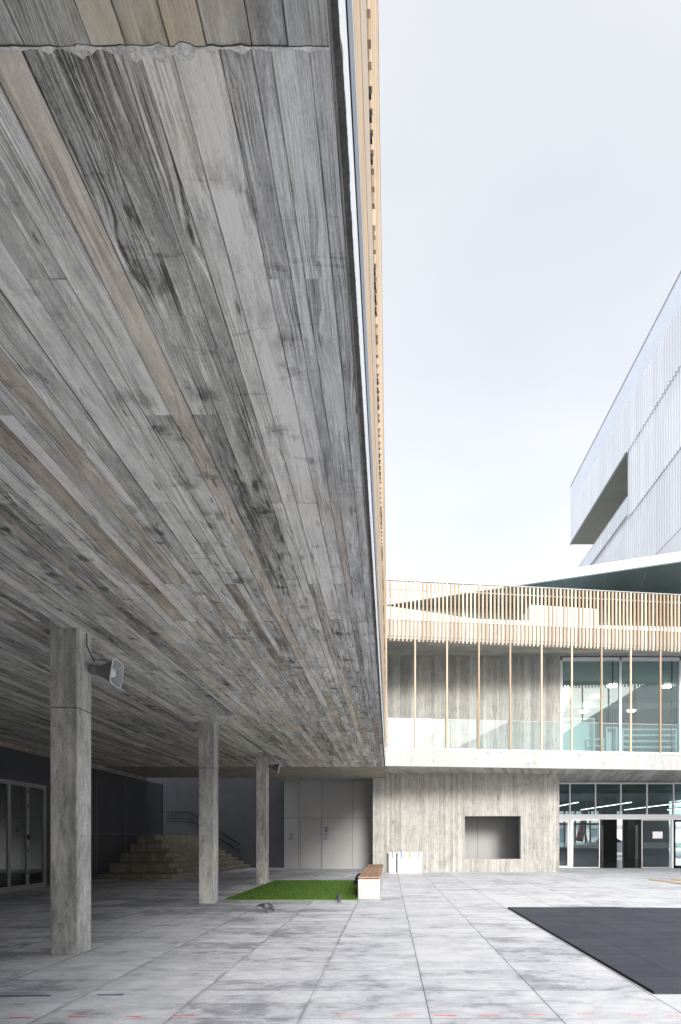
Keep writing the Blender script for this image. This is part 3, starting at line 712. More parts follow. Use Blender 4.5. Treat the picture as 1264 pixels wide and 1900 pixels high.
# room behind the folding doors
rm = thing('classroom', (-13, 14, 0), 'dim room behind the glazed folding doors, pale curtain and brown low shelves', 'room')
m = MB(); m.box(-16, -15.9, 8, 21, 0, 3.8); m.box(-16, LX-.26, 7.9, 8, 0, 3.8); m.box(-16, LX-.26, 21, 21.1, 0, 3.8); m.build('wall', M['curtain'], rm)
m = MB(); m.box(-16, LX-.26, 8, 21, 3.3, 3.4); m.build('ceiling', M['dark_int'], rm)
m = MB()
for i in range(26): m.tube([(-11.5-.03*math.sin(i*1.9), 15.6+i*.06, .5), (-11.5-.03*math.sin(i*1.9), 15.6+i*.06, 3.1)], .04, 6)
m.build('curtain', M['curtain'], rm, True)
m = MB()
for i in range(5): m.box(-12.6, -12.2, 14.6+i*1.1, 15.6+i*1.1, 0, .35+.28*(i % 3)); m.box(-12.62, -12.18, 14.58+i*1.1, 15.62+i*1.1, .36+.28*(i % 3), .40+.28*(i % 3))
m.build('shelf', M['wood_dark'], rm)

# ================================================================== BACK WALLS UNDER THE OVERHANG
BW = 25.2
bw = thing('panelled_wall', (-9, BW, 0), 'mid grey panelled wall behind the stairs, lit from a light well above', 'wall')
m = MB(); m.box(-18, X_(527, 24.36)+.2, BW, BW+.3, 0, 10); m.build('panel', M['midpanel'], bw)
m = MB()
for x in (-9.9, -8.1, -6.3): m.box(x-.003, x+.003, BW-.003, BW, 0, 4.2)
m.box(-18, -4.6, BW-.0025, BW, 2.56, 2.566); m.box(-18, -4.6, BW-.0025, BW, 4.2, 4.21); m.build('joint_strip', M['black'], bw)
LWZ = 24.36; x0, x1 = X_(527.4, LWZ), X_(1000, LWZ)
dl, dr, dt = X_(557.7, LWZ), X_(593.9, LWZ), Z_(1522, LWZ)
fl_, fr_, ft = X_(555, LWZ), X_(597, LWZ), Z_(1518, LWZ)
gw = thing('panelled_wall', (-2.5, LWZ, 0), 'pale grey panelled wall with a white door, right of the dark stair wall', 'wall')
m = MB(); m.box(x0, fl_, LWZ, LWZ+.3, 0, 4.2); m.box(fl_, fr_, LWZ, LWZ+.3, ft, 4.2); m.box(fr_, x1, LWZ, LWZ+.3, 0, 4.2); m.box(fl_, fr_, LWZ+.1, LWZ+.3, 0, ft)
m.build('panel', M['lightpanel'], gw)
m = MB()
for px in (555, 597.4, 654, 886, 941): m.box(X_(px, LWZ)-.006, X_(px, LWZ)+.006, LWZ-.003, LWZ, 0 if px > 597 else ft, 4.1)
m.box(X_(554.6,LWZ)-.005, X_(554.6,LWZ)+.003, LWZ-.004, LWZ, 0, ft); m.box(X_(597.4,LWZ)-.004, X_(597.4,LWZ)+.006, LWZ-.004, LWZ, 0, ft)
m.box(x0, x1, LWZ-.0035, LWZ, Z_(1517.5, LWZ)-.006, Z_(1517.5, LWZ)+.006); m.build('joint_strip', M['black'], gw)
m = MB(); m.box(fl_+.006, dl-.008, LWZ-.02, LWZ+.08, 0, ft-.01); m.box(dr+.008, fr_-.008, LWZ-.02, LWZ+.08, 0, ft-.01); m.box(dl-.008, dr+.008, LWZ-.02, LWZ+.08, dt+.008, ft-.01)
m.build('door_frame', M['lightpanel'], gw)
dd = bx('door', M['lightpanel'], gw, dl, dr, LWZ+.0, LWZ+.05, .008, dt)
m = MB(); m.box(dl-.008, dl, LWZ-.002, LWZ+.05, 0, dt+.008); m.box(dr, dr+.008, LWZ-.002, LWZ+.05, 0, dt+.008); m.box(dl, dr, LWZ-.002, LWZ+.05, dt, dt+.012); m.build('shadow_gap', M['black'], gw)
hz = Z_(1565, LWZ); m = MB(); m.tube([(dr-.06, LWZ, hz), (dr-.06, LWZ-.05, hz), (dr-.19, LWZ-.05, hz)], .012); m.tube([(dr-.06, LWZ-.002, hz-.09), (dr-.06, LWZ-.012, hz-.09)], .022, 10); m.build('handle', M['grey_strap'], dd)
def notice(pa, pb, lab, pic):
    a, b = at(*pa, LWZ), at(*pb, LWZ)
    t = thing('notice', (a.x, LWZ-.004, b.z), lab, 'notice', 'paper notices on the pale grey wall')
    m = MB(); m.box(a.x, b.x, LWZ-.006, LWZ-.0036, b.z, a.z); m.build('sheet', M['paper'], t)
    w_, h_ = b.x-a.x, a.z-b.z; m = MB(); r = random.Random(len(lab))
    for (u0, u1, v0, v1) in pic: m.box(a.x+w_*u0, a.x+w_*u1, LWZ-.008, LWZ-.0062, b.z+h_*v0, b.z+h_*v1)
    m.build('print', M['ink'], t)
notice((536, 1545.6), (544.5, 1558.6), 'small upright notice left of the white door', ((.3,.7,.78,.9),(.1,.6,.12,.24),(.15,.85,.55,.57),(.15,.8,.45,.47)))
notice((599.5, 1534), (611, 1544.2), 'wide notice with a dark figure, uppermost right of the white door', ((.45,.62,.2,.85),(.38,.52,.1,.35),(.56,.72,.1,.35),(.15,.8,.85,.9)))
notice((600.5, 1546.6), (608.7, 1558.6), 'small upright notice right of the white door, below the wide one', ((.3,.75,.75,.88),(.1,.6,.1,.2),(.1,.25,.85,.95),(.15,.85,.5,.53)))

# ------------------------------------------------------------------ stair block
st = thing('staircase', (-8.3, 21, 0), 'broad beige concrete seating steps and stair beside the dark grey wall', 'stairs')
ev = [(18.1,-7.28),(18.92,-7.43),(18.9,-7.71),(19.68,-7.87),(19.66,-8.15),(20.42,-8.33),(20.4,-8.61),(20.95,-8.84),(20.93,-9.1)]
for k, (zf, xf) in enumerate(ev):
    xb = -6.50 - .285*k; zt = .166*(k+1) - .008
    pts = [(LX+.004, zf), (xf, zf), (xb, BW-.01), (LX+.004, BW-.01)]
    m = MB(); m.prism(pts, max(0, zt-.32 if k % 2 == 0 else zt-.16) + (.0 if k == 0 else .0), zt)
    m.build('step', M['stair_conc'], st, bevel=.006)
m = MB(); m.prism([(LX-4, 23.4), (LX+.0, 23.4), (LX+.0, BW-.01), (LX-4, BW-.01)], 0, 1.486); m.build('landing', M['stair_conc'], st)
hr = thing('handrail', (-8.6, BW-.08, 1.5), 'dark double handrail fixed to the grey wall beside the stairs', 'handrail')
for (ya, yb, nm) in ((1506.4, 1567, 'upper'), (1519, 1580, 'lower')):
    d = BW-.08; m = MB(); m.tube([at(309, ya, d), at(350, ya, d), at(356, ya+3, d), at(445, yb, d)], .022, 8); m.build('rail', M['black'], hr, True)
m = MB()
for px, ya in ((315,1506.4),(346,1506.4),(385,1526),(438,1562)):
    for dy in (0, 12.8):
        p = at(px, ya+dy+1, BW-.08); m.tube([p, p+Vector((0,0,-.06)), p+Vector((0,.08,-.08))], .008, 6)
m.build('bracket', M['alu'], hr)

# ================================================================== COURTYARD BUILDING (facing the camera)
WZ = 21.8
S2 = H(2.61)                                 # its soffit
fac0 = Vector((X_(715,18.5), 18.5)); fac1 = Vector((X_(1264,19.65), 19.65)); fd_ = (fac1-fac0).normalized(); fn = Vector((fd_.y, -fd_.x))
def fp(s, back=0): p = fac0 + fd_*s - fn*back; return (p.x, p.y)
FL = 20.0
cb = thing('concrete_building', (5, WZ, 0), 'pale concrete building closing the court, with balcony slab, larch slats and glazed entrance', 'building')
opn = (X_(862,WZ), X_(967,WZ), Z_(1594,WZ), Z_(1514,WZ)); wl0, wl1 = X_(692,WZ), X_(1038,WZ)
def wall_boards(name, mat, x0, x1, z0, z1, hole=None, seed=1, w=(.08,.12), y=WZ):
    hs = [(hole[2], hole[3], hole[0], hole[1])] if hole else []
    return boards(name, mat, cb, (0, y, 0), (0,0,1), (1,0,0), (0,-1,0), (z0, z1), (x0, x1), w, (8,9), .004, hs, seed=seed)
wall_boards('wall', M['boardwall'], wl0, wl1, 0, S2, opn, 31)
m = MB()    # wall core with the opening
y0, y1 = WZ+.03, WZ+.30
m.box(wl0, opn[0], y0, y1, 0, S2); m.box(opn[1], wl1, y0, y1, 0, S2); m.box(opn[0], opn[1], y0, y1, 0, opn[2]); m.box(opn[0], opn[1], y0, y1, opn[3], S2)
m.build('wall_core', M['bench_conc'], cb)
m = MB(); t_ = .02
m.box(opn[0]-.004, opn[0]+.012, WZ-.012, WZ+.03, opn[2], opn[3]); m.box(opn[1]-.012, opn[1]+.004, WZ-.012, WZ+.03, opn[2], opn[3]); m.box(opn[0], opn[1], WZ-.012, WZ+.03, opn[2]-.02, opn[2]+.004); m.box(opn[0], opn[1], WZ-.012, WZ+.03, opn[3]-.004, opn[3]+.012)
m.build('opening_frame', M['white_conc'], cb)
m = MB()
for (px, py) in ((760,1482),(760,1517),(788,1488),(788,1505.),(760,1541),(812,1517),(786,1517),(886,1482),(916,1486),(898,1506),(926,1506),(1012,1516),(1012,1542),(1012,1482),(886,1610),(812,1610),(1012,1611),(1034,1482),(1034,1516)):
    p = at(px, py, WZ); m.tube([(p.x, WZ-.006, p.z), (p.x, WZ-.0045, p.z)], .016, 8)
m.build('tie_hole', M['edge_conc'], cb)
# ground soffit boards and slabs
TL = (X_(1040,WZ)+.0)
A = [(-.155-.0, 18.45)]
sof = boards('soffit', M['soffit2'], cb, (0,0,S2), (.28,.96,0), (.96,-.28,0), (0,0,-1), (14, 34), (-14, 14), (.12,.18), (2,4), .004, seed=77)
# trim the diagonal soffit boards to the slab outline
bm = bmesh.new(); bm.from_mesh(sof.data)
def clip(co, no):
    g = bm.verts[:] + bm.edges[:] + bm.faces[:]; bmesh.ops.bisect_plane(bm, geom=g, plane_co=co, plane_no=no, clear_outer=True)
clip((-5.0,0,0), (-1,0,0)); clip((19.5,0,0), (1,0,0)); clip((0,24.9,0), (0,1,0))
p = fp(0, .16); clip((p[0],p[1],0), (fn.x, fn.y, 0))
bm.to_mesh(sof.data); bm.free()
SB = H(2.49)
m = MB(); m.prism([fp(.0), fp(FL), fp(FL,.155), fp(0,.155)], SB, H(3.03)); m.build('balcony_fascia', M['white_conc'], cb)
m = MB(); m.prism([fp(.0,-.02), fp(FL,-.02), fp(FL,.2), fp(0,.2)], H(3.033), H(3.12)); m.build('balcony_kerb', M['white_metal'], cb)
m = MB(); m.prism([fp(0,.16), fp(FL,.16), (19.8,24.9), (-5.0,24.9), (-5.0,18.46), (EX-.03,18.46)], S2+.035, H(3.03)); m.build('balcony_slab', M['white_conc'], cb)
m = MB(); m.box(-9.95, -.2, 18.44, 18.60, SB-.002, S2+.03); m.build('slab_step', M['stair_conc'], cb)
# upper storey
UC = H(7.35)
wall_boards('upper_wall', M['upperwall'], -3.0, X_(1040,WZ), H(3.12), UC, None, 41, (.10,.17))
m = MB(); m.box(-3, X_(1040,WZ), WZ+.03, WZ+.4, H(3.04), UC); m.build('upper_wall_core', M['bench_conc'], cb)
m = MB(); m.prism([fp(0,.0), fp(FL,.0), fp(FL,.3), fp(-.0,.3)], H(6.86), H(7.50)); m.build('upper_fascia', M['white_conc'], cb)
m = MB(); m.prism([fp(0,-.03), fp(FL,-.03), fp(FL,.12), fp(0,.12)], H(7.50), H(7.60)); m.build('parapet_rail', M['white_metal'], cb)
uc = boards('upper_soffit', M['soffit2'], cb, (0,0,UC), (1,0,0), (0,1,0), (0,0,-1), (-3, 19.5), (18.6, 22.4), (.3,.5), (4,6), .004, seed=90)
bm = bmesh.new(); bm.from_mesh(uc.data); p = fp(0,.29); clip((p[0],p[1],0), (fn.x, fn.y, 0)); bm.to_mesh(uc.data); bm.free()
m = MB(); m.prism([fp(0,.3), fp(FL,.3), (19.8,36), (-3,36), (-3,18.6)], UC+.035, H(7.45)); m.build('terrace_slab', M['white_conc'], cb)
# upper window: frames, panes and the room
gx = [X_(1041.5,WZ), X_(1151,WZ), X_(1262,WZ), X_(1373,WZ), X_(1484,WZ)]
wf = MB()
for x in gx: wf.box(x-.045, x+.045, WZ-.04, WZ+.10, H(3.13), H(7.18))
for a, b in zip(gx, gx[1:]): wf.box(a+.045, b-.045, WZ-.038, WZ+.09, H(7.16), H(7.30)); wf.box(a+.045, b-.045, WZ-.038, WZ+.09, H(3.13), H(3.2))
wfo = wf.build('window', M['white_metal'], cb)
for a, b in zip(gx, gx[1:]):
    m = MB(); m.box(a+.045, b-.045, WZ+.02, WZ+.03, H(3.2), H(7.16)); m.build('pane', M['glass_green'], wfo)
    m = MB(); m.box((a+b)/2+.9, (a+b)/2+.94, WZ+.06, WZ+.1, H(3.2), H(7.16)); m.build('inner_bar', M['black'], wfo)
m = MB(); m.box(7.0, 19.6, 34, 34.2, H(3.05), H(7.4)); m.build('room_back_wall', M['room_light'], cb)
m = MB(); m.box(7.0, 7.1, WZ+.41, 34, H(3.05), H(7.4)); m.box(19.6, 19.8, WZ, 34, 0, H(7.4)); m.build('room_side_wall', M['teal_int'], cb)
m = MB(); m.box(7.1, 19.6, WZ+.42, 34, H(7.28), H(7.34)); m.build('room_ceiling', M['room_light'], cb)
m = MB(); m.box(7.1, 19.6, 22.9, 23.1, H(6.7), H(7.27)); m.box(7.1, 19.6, 29, 29.2, H(7.0), H(7.27)); m.build('room_beam', M['white_int'], cb)
m = MB(); m.box(7.0, 19.6, 24.9, 34, H(3.04), H(3.1)); m.build('room_floor', M['teal_int'], cb)
def lampdisc(px, py):
    d = 7.22*FPX/(VY-py); t = MB(); p = at(px, py, d); t.tube([(p.x, d, p.z), (p.x, d, p.z+.05)], .2, 16)
    tag(t.build('ceiling_lamp', M['lamp']), 'lit round ceiling lamp behind the upper window, ' + {1137:'nearest in the left pane',1103:'second nearest in the left pane',1090:'third in the left pane',1084:'farthest in the left pane',1238:'at the top of the right pane',1172:'low and dim in the right pane'}[px], 'ceiling lamp', 'round lamps in the upper room')
for a in ((1137,1274),(1103,1295),(1090,1307),(1084,1322),(1238,1275),(1172,1320)): lampdisc(*a)
def cupboard(pa, pb, d, mat, lab, shelves=0, dp=.4):
    a, b = at(*pa, d), at(*pb, d); zb = max(H(3.12), b.z)
    t = thing('shelf_unit', ((a.x+b.x)/2, d, zb), lab, 'shelving', 'furniture behind the upper window')
    m = MB(); m.box(a.x, a.x+.05, d, d+dp, zb, a.z); m.box(b.x-.05, b.x, d, d+dp, zb, a.z); m.build('side_panel', mat, t)
    m = MB(); m.box(a.x+.05, b.x-.05, d+dp-.03, d+dp, zb, a.z)
    m.build('back_panel', mat if not shelves else M['teal_int'], t)
    for k in range(shelves+2):
        z = zb + (a.z-zb-.05)*k/(shelves+1); m = MB(); m.box(a.x+.05, b.x-.05, d, d+dp-.03, z, z+.05); m.build('shelf', mat, t)
cupboard((1044,1332),(1104,1395), 23.0, M['white_int'], 'tall white cupboard behind the left pane of the upper window')
cupboard((1125,1349),(1146,1398), 23.6, M['white_int'], 'narrow white cabinet beside the middle post of the upper window', 0)
cupboard((1155,1352),(1256,1398), 23.4, M['white_int'], 'wide white open shelf rack behind the right pane of the upper window', 3)
cupboard((1089,1370),(1122,1398), 23.2, M['white_int'], 'low open white rack behind the left pane of the upper window', 1)
for a, b in zip(gx, gx[1:]):
    m = MB(); m.box(a+.05, b-.05, WZ+.12, WZ+.14, H(6.42), H(7.2)); m.build('sky_catch_sheet', M['white_int'], cb)  # white sheets added behind the top of the glass to catch sky light
# balustrade
gb = thing('glass_balustrade', (fp(5)[0], fp(5)[1], H(3.12)), 'clear glass balustrade along the balcony edge behind the larch poles', 'balustrade')
s = .1; k = 0
while s < 16:
    m = MB(); m.prism([fp(s+.008,.05), fp(s+2.172,.05), fp(s+2.172,.064), fp(s+.008,.064)], H(3.10), H(4.13)); m.build('glass_panel', M['glass_rail'], gb); s += 2.18
m = MB(); m.prism([fp(0,.045), fp(FL,.045), fp(FL,.07), fp(0,.07)], H(4.13), H(4.15)); m.build('handrail', M['alu_dull'], gb)
# larch screen on this building
ts = thing('timber_screen', (fp(6)[0], fp(6)[1], H(3.12)), 'pale larch slat screen across the upper storey above the balcony, facing the court', 'slat screen', 'larch screens of the upper storeys')
ps = []
s = .03
for px in (716.5, 770, 829, 888, 946, 1004, 1060, 1115, 1169, 1224, 1278, 1331):
    # arc length whose projection is px
    k_ = (px - VX)/FPX; s_ = (k_*fac0.y - fac0.x)/(fd_.x - k_*fd_.y); ps.append(s_)
def lath(nm, s_, z0, z1, wd=.058, dp=.06, off=-.075):
    m = MB(); m.prism([fp(s_-wd/2,off), fp(s_+wd/2,off), fp(s_+wd/2,off+dp), fp(s_-wd/2,off+dp)], z0, z1); return m.build(nm, M['larch'], ts)
for s_ in ps: lath('pole', s_, H(3.1), H(8.82), .055)
pitch = (ps[2]-ps[1])/8
for i in range(len(ps)-1):
    n_ = 8 if i else 7; seg = ps[i+1]-ps[i]
    for k in range(1, n_): lath('slat', ps[i]+seg*k/n_, H(6.76), H(8.80))
m = MB(); m.prism([fp(0,-.08), fp(14,-.08), fp(14,-.01), fp(0,-.01)], H(8.821), H(8.845)); m.build('top_cap', M['alu_dull'], ts)
m = MB(); m.prism([fp(0,-.013), fp(14,-.013), fp(14,.0-.001), fp(0,-.001)], H(6.93), H(6.965)); m.build('rail', M['grey_strap'], ts)
m = MB(); m.prism([fp(0,-.014), fp(14,-.014), fp(14,.02), fp(0,.02)], H(8.55), H(8.58)); m.build('rail', M['alu_dull'], ts)

# ------------------------------------------------------------------ terrace storey and roof
m = MB(); tp = [(700,1122),(715,1124),(878,1148),(980,1152),(1109,1160),(1400,1166)]
m.slab([(X_(a,22), 22, Z_(b,22)) for a, b in tp] + [(X_(1400,22), 22, H(7.46)), (X_(700,22), 22, H(7.46))], (0,.2,0)); m.build('terrace_parapet', M['terrace_white'], cb)
m = MB(); a, b = at(983,1122,22.6), at(1109,1165,22.6); m.slab([(a.x,22.6,a.z),(b.x,22.6,Z_(1130,22.6)),(b.x,22.6,b.z-.6),(a.x,22.6,b.z-.6)], (0,1.5,0)); m.build('terrace_box', M['terrace_white'], cb)
RZ = 25.6; RH = H(11.0)
m = MB(); m.box(X_(640,RZ), 19.5, RZ, RZ+.1, H(7.46), RH); m.build('terrace_back_wall', M['grey_green'], cb)
tw = MB()
for px in (800,862,925,1050,1109,1160,1200,1240): tw.box(X_(px,RZ)-.03, X_(px,RZ)+.03, RZ-.08, RZ-.002, H(7.46), RH)
two = tw.build('terrace_window', M['alu_dull'], cb)
m = MB(); m.box(X_(760,RZ), 19.5, RZ-.05, RZ-.04, H(7.46), RH-.4); m.build('pane', M['glass_green'], two)
m = MB()
for a, b in ((978,984),(1112,1122),(1150,1158),(1206,1214)): m.box(X_(a,24.5), X_(b,24.5), 24.5, 24.6, H(7.46), RH)
m.build('terrace_post', M['black'], cb)
m = MB()
for a, b in ((1122,1148),(1165,1190),(1220,1260)): m.box(X_(a,25), X_(b,25), 25, 25.05, H(7.46), H(10.6))
m.build('terrace_screen', M['brown_panel'], cb)
na = Vector((X_(718,25.5), 25.5)); nb = Vector((X_(1264,21.5), 21.5)); nd2 = (nb-na).normalized(); nc = na + nd2*21
m = MB(); m.prism([(na.x,na.y),(nc.x,nc.y),(nc.x,36),(na.x,36)], RH, RH+.04); m.build('roof_soffit', M['roof_soffit'], cb)
m = MB()
for k in range(1, 9):
    q = na + nd2*(1.6*k); m.prism([(q.x-.012,q.y+.05),(q.x+.012,q.y+.05),(q.x+.012+1.1,25.58),(q.x-.012+1.1,25.58)], RH-.004, RH)
m.build('soffit_joint', M['alu_dull'], cb)
m = MB(); nn = Vector((nd2.y, -nd2.x)); 
m.prism([(na.x-.2,na.y+.05)] + [((na+nn*.02).x,(na+nn*.02).y), ((nc+nn*.02).x,(nc+nn*.02).y), (nc.x,36.1), (na.x-.2,36.1)], RH+.042, RH+.36); m.build('roof', M['white_metal'], cb)
m = MB(); m.prism([((na+nn*.06).x,(na+nn*.06).y), ((nc+nn*.06).x,(nc+nn*.06).y), (nc.x,nc.y+.3), (na.x,na.y+.3)], RH+.362, RH+.385); m.build('roof_edge', M['alu'], cb)
m = MB()
for k in range(1, 6): q = na + nd2*(3.1*k); m.prism([((q+nn*.022).x-.008,(q+nn*.022).y),((q+nn*.022).x+.008,(q+nn*.022).y),(q.x+.008,q.y),(q.x-.008,q.y)], RH+.045, RH+.36)
m.build('fascia_joint', M['alu_dull'], cb)

# ------------------------------------------------------------------ entrance glazing and lobby
GZ = 24.8; GT = H(2.57)
eg = MB(); mx = [X_(p,GZ) for p in (1010,1057.6,1105,1152,1200.5,1249.7,1299,1348)]
for x in mx: eg.box(x-.03, x+.03, GZ-.03, GZ+.06, Z_(1513,GZ)+.05, GT)
for a, b in zip(mx, mx[1:]): eg.box(a+.03, b-.03, GZ-.028, GZ+.05, GT-.07, GT); 
eg.box(mx[0], mx[-1], GZ-.035, GZ+.07, Z_(1520.5,GZ), Z_(1513,GZ)+.05)
ego = eg.build('entrance_glazing', M['white_metal'], cb)
for a, b in zip(mx, mx[1:]):
    m = MB(); m.box(a+.03, b-.03, GZ+.01, GZ+.02, Z_(1513,GZ)+.05, GT-.07); m.build('pane', M['glass_entrance'], ego)
dtop = Z_(1520.5,GZ)
def framed(pxa, pxb, y, fw=.09, nm='door_leaf', mat='white_metal', band=True, handle=None):
    a, b = X_(pxa,GZ), X_(pxb,GZ); m = MB()
    m.box(a, a+fw, y, y+.05, .02, dtop-.01); m.box(b-fw, b, y, y+.05, .02, dtop-.01); m.box(a+fw, b-fw, y, y+.05, dtop-fw-.01, dtop-.01); m.box(a+fw, b-fw, y, y+.05, .02, .02+fw)
    o = m.build(nm, M[mat], cb)
    m = MB(); m.box(a+fw, b-fw, y+.02, y+.03, .02+fw, dtop-fw-.01); m.build('pane', M['glass_clear'], o)
    if band: m = MB(); m.box(a+fw, b-fw, y+.016, y+.0195, Z_(1574,GZ), Z_(1563,GZ)); m.build('frosted_band', M['glass_band'], o)
    if handle: m = MB(); x = a+.05; m.tube([(x,y,1.02),(x,y-.06,1.02),(x+.14,y-.06,1.02)], .012); m.box(x-.02, x+.02, y-.008, y, .95, 1.12); m.build('handle', M['alu_dull'], o)
    return o
framed(1033, 1057, GZ); framed(1062, 1113, GZ-.02, .035, mat='alu'); rl = framed(1190.5, 1245, GZ-.02, .035, mat='alu')
for a, b in ((1057.3,1061.5),(1245.5,1249.4)): m = MB(); m.box(X_(a,GZ), X_(b,GZ), GZ-.04, GZ+.06, 0, dtop-.005); m.build('jamb', M['white_metal'], cb); framed(1249.7, 1300, GZ, .1, handle=True); framed(1301, 1348, GZ, .1)
m = MB(); a, b = at(1211.5,1543,GZ-.03), at(1230,1555.7,GZ-.03); m.box(a.x, b.x, GZ-.012, GZ-.008, b.z, a.z); tag(m.build('notice', M['white_paper']), 'blank white paper sheet taped to the right sliding glass door', 'notice')
m = MB(); m.box(6.9, 19.6, 24.95, 37.9, .003, .012)
fm = Mt('polished_lobby_floor', .12, 0, (.055,.056,.06)); m.build('lobby_floor', fm.m, cb)
m = MB(); m.box(6.7, 6.88, 22.2, 37.9, 0, H(2.9)); m.build('lobby_side_wall', M['bench_conc'], cb)
m = MB(); m.box(6.9, 19.6, 24.95, 38.2, H(2.6), H(2.7)); m.build('lobby_ceiling', M['teal_int'], cb)
BZ = 37.9
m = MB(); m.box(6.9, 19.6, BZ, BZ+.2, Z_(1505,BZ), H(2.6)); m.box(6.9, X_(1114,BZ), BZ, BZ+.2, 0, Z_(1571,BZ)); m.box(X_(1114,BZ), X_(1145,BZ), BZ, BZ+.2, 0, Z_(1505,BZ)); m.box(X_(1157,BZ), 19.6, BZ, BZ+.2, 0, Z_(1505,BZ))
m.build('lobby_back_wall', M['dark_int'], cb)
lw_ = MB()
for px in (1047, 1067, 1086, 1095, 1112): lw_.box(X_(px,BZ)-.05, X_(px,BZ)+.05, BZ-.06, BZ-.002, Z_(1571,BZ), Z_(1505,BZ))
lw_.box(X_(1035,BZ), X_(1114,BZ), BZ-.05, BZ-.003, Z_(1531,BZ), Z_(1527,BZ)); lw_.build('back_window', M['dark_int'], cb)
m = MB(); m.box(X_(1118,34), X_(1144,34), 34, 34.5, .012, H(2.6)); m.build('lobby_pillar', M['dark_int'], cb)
m = MB(); m.box(X_(1166,35.9), X_(1179,35.9), 35.9, 36, .012, H(2.5)); m.build('lobby_panel', M['midpanel'], cb)
m = MB(); m.box(X_(1179.5,35.5), X_(1184,35.5), 35.5, 35.6, .012, Z_(1531,35.5)); m.build('lobby_jamb', M['lightpanel'], cb)
m = MB(); m.box(X_(1116,33), X_(1118.5,33), 32.9, 33, .012, Z_(1532,33)); m.build('lobby_jamb', M['lightpanel'], cb)
# reception counter and chairs hinted through the left leaf
ct = thing('reception_counter', (12, 31, 0), 'dark counter with a pale top inside the entrance, behind the left glass leaf', 'counter')
m = MB(); m.box(X_(1060,31), X_(1108,31), 31, 31.6, .012, .95); m.build('front_panel', M['dark_int'], ct)
m = MB(); m.box(X_(1059,31), X_(1109,31), 30.95, 31.65, .95, 1.0); m.build('counter_top', M['alu_dull'], ct)
for j, X in enumerate((9.95, 12.75, 15.65, 18.5)):
    t = thing('strip_lamp', (X, 32, H(1.92)), ('lit strip lamp in the lobby, leftmost behind the entrance glass', 'lit strip lamp in the lobby, second from the left behind the entrance glass', 'lit strip lamp in the lobby, third from the left behind the entrance glass', 'lit strip lamp in the lobby, rightmost behind the entrance glass')[j], 'strip lamp', 'strip lamps in the lobby')
    m = MB(); m.box(X-.03, X+.03, 28.5, 36, H(1.9), H(1.92)); m.build('tube', M['tube'], t)
    m = MB(); m.box(X-.04, X+.04, 28.5, 36, H(1.932), H(1.99)); m.build('housing', M['alu_dull'], t)
    m = MB()
    for y in (29.5, 32.2, 35): m.tube([(X,y,H(1.99)),(X,y,H(2.6))], .008, 5)
    m.build('hanger', M['alu_dull'], t)

# ------------------------------------------------------------------ street beyond the lobby
hs = thing('street_house', (20, 66, 0), 'cream rendered house across the street, seen through the lobby doorway', 'building')
m = MB(); m.box(2, 44, 66, 72, 0, 13); m.build('wall', M['render_house'], hs)
m = MB(); m.box(2, 44, 65.6, 66, Z_(1537,66), Z_(1531,66)); m.build('cornice', M['alu_dull'], hs)
for i in range(9):
    xx = 5 + i*3.9; m = MB(); m.box(xx, xx+2.0, 65.95, 65.998, .8, 2.7); f_ = m.build('window', M['white_metal'], hs)
    m = MB(); m.box(xx+.1, xx+.95, 65.93, 65.948, .9, 2.6); m.box(xx+1.05, xx+1.9, 65.93, 65.948, .9, 2.6); m.build('pane', M['teal_int'], f_)
lp = MB(); lp.tube([at(1088,1500,41.5), at(1075,1561,41.5)], .22, 8, .3); lp.tube([at(1078,1500,41.6), at(1092,1575,41.6)], .05, 6)
tag(lp.build('leaning_post', M['red']), 'red-brown leaning post in the street, seen through the left entrance leaf', 'post')
cz = 42.0; cx0 = X_(1157,cz)-2.9
car = thing('parked_car', (cx0+2, cz+.9, 0), 'silver parked car in the street, glimpsed through the lobby doorway', 'car')
prof = [(0,.35),(0,.8),(.15,1.0),(.7,1.1),(1.0,1.42),(1.5,1.5),(2.3,1.47),(2.9,1.15),(3.8,.92),(4.05,.75),(4.1,.4),(3.6,.3),(.4,.3)]
m = MB(); m.slab([(cx0+a, cz, b) for a, b in prof], (0,1.7,0)); m.build('body', M['silver_car'], car, bevel=.04)
m = MB(); m.slab([(cx0+a, cz-.012, b) for a, b in ((.85,1.12),(1.1,1.38),(1.55,1.44),(1.62,1.08))], (0,.02,0)); m.slab([(cx0+a, cz-.012, b) for a, b in ((1.7,1.08),(1.66,1.44),(2.25,1.41),(2.75,1.14),(2.8,1.06))], (0,.02,0)); m.build('side_window', M['glass_car'], car)
for a in (.75, 3.3):
    m = MB(); m.tube([(cx0+a, cz-.03, .31), (cx0+a, cz+.2, .31)], .31, 20); wh = m.build('wheel', M['tyre'], car)
    m = MB(); m.tube([(cx0+a, cz-.04, .31), (cx0+a, cz-.029, .31)], .19, 16); m.build('rim', M['alu'], wh)
m = MB(); m.box(cx0+1.75, cx0+1.95, cz-.02, cz-.002, .92, .95); m.build('handle', M['black'], car)

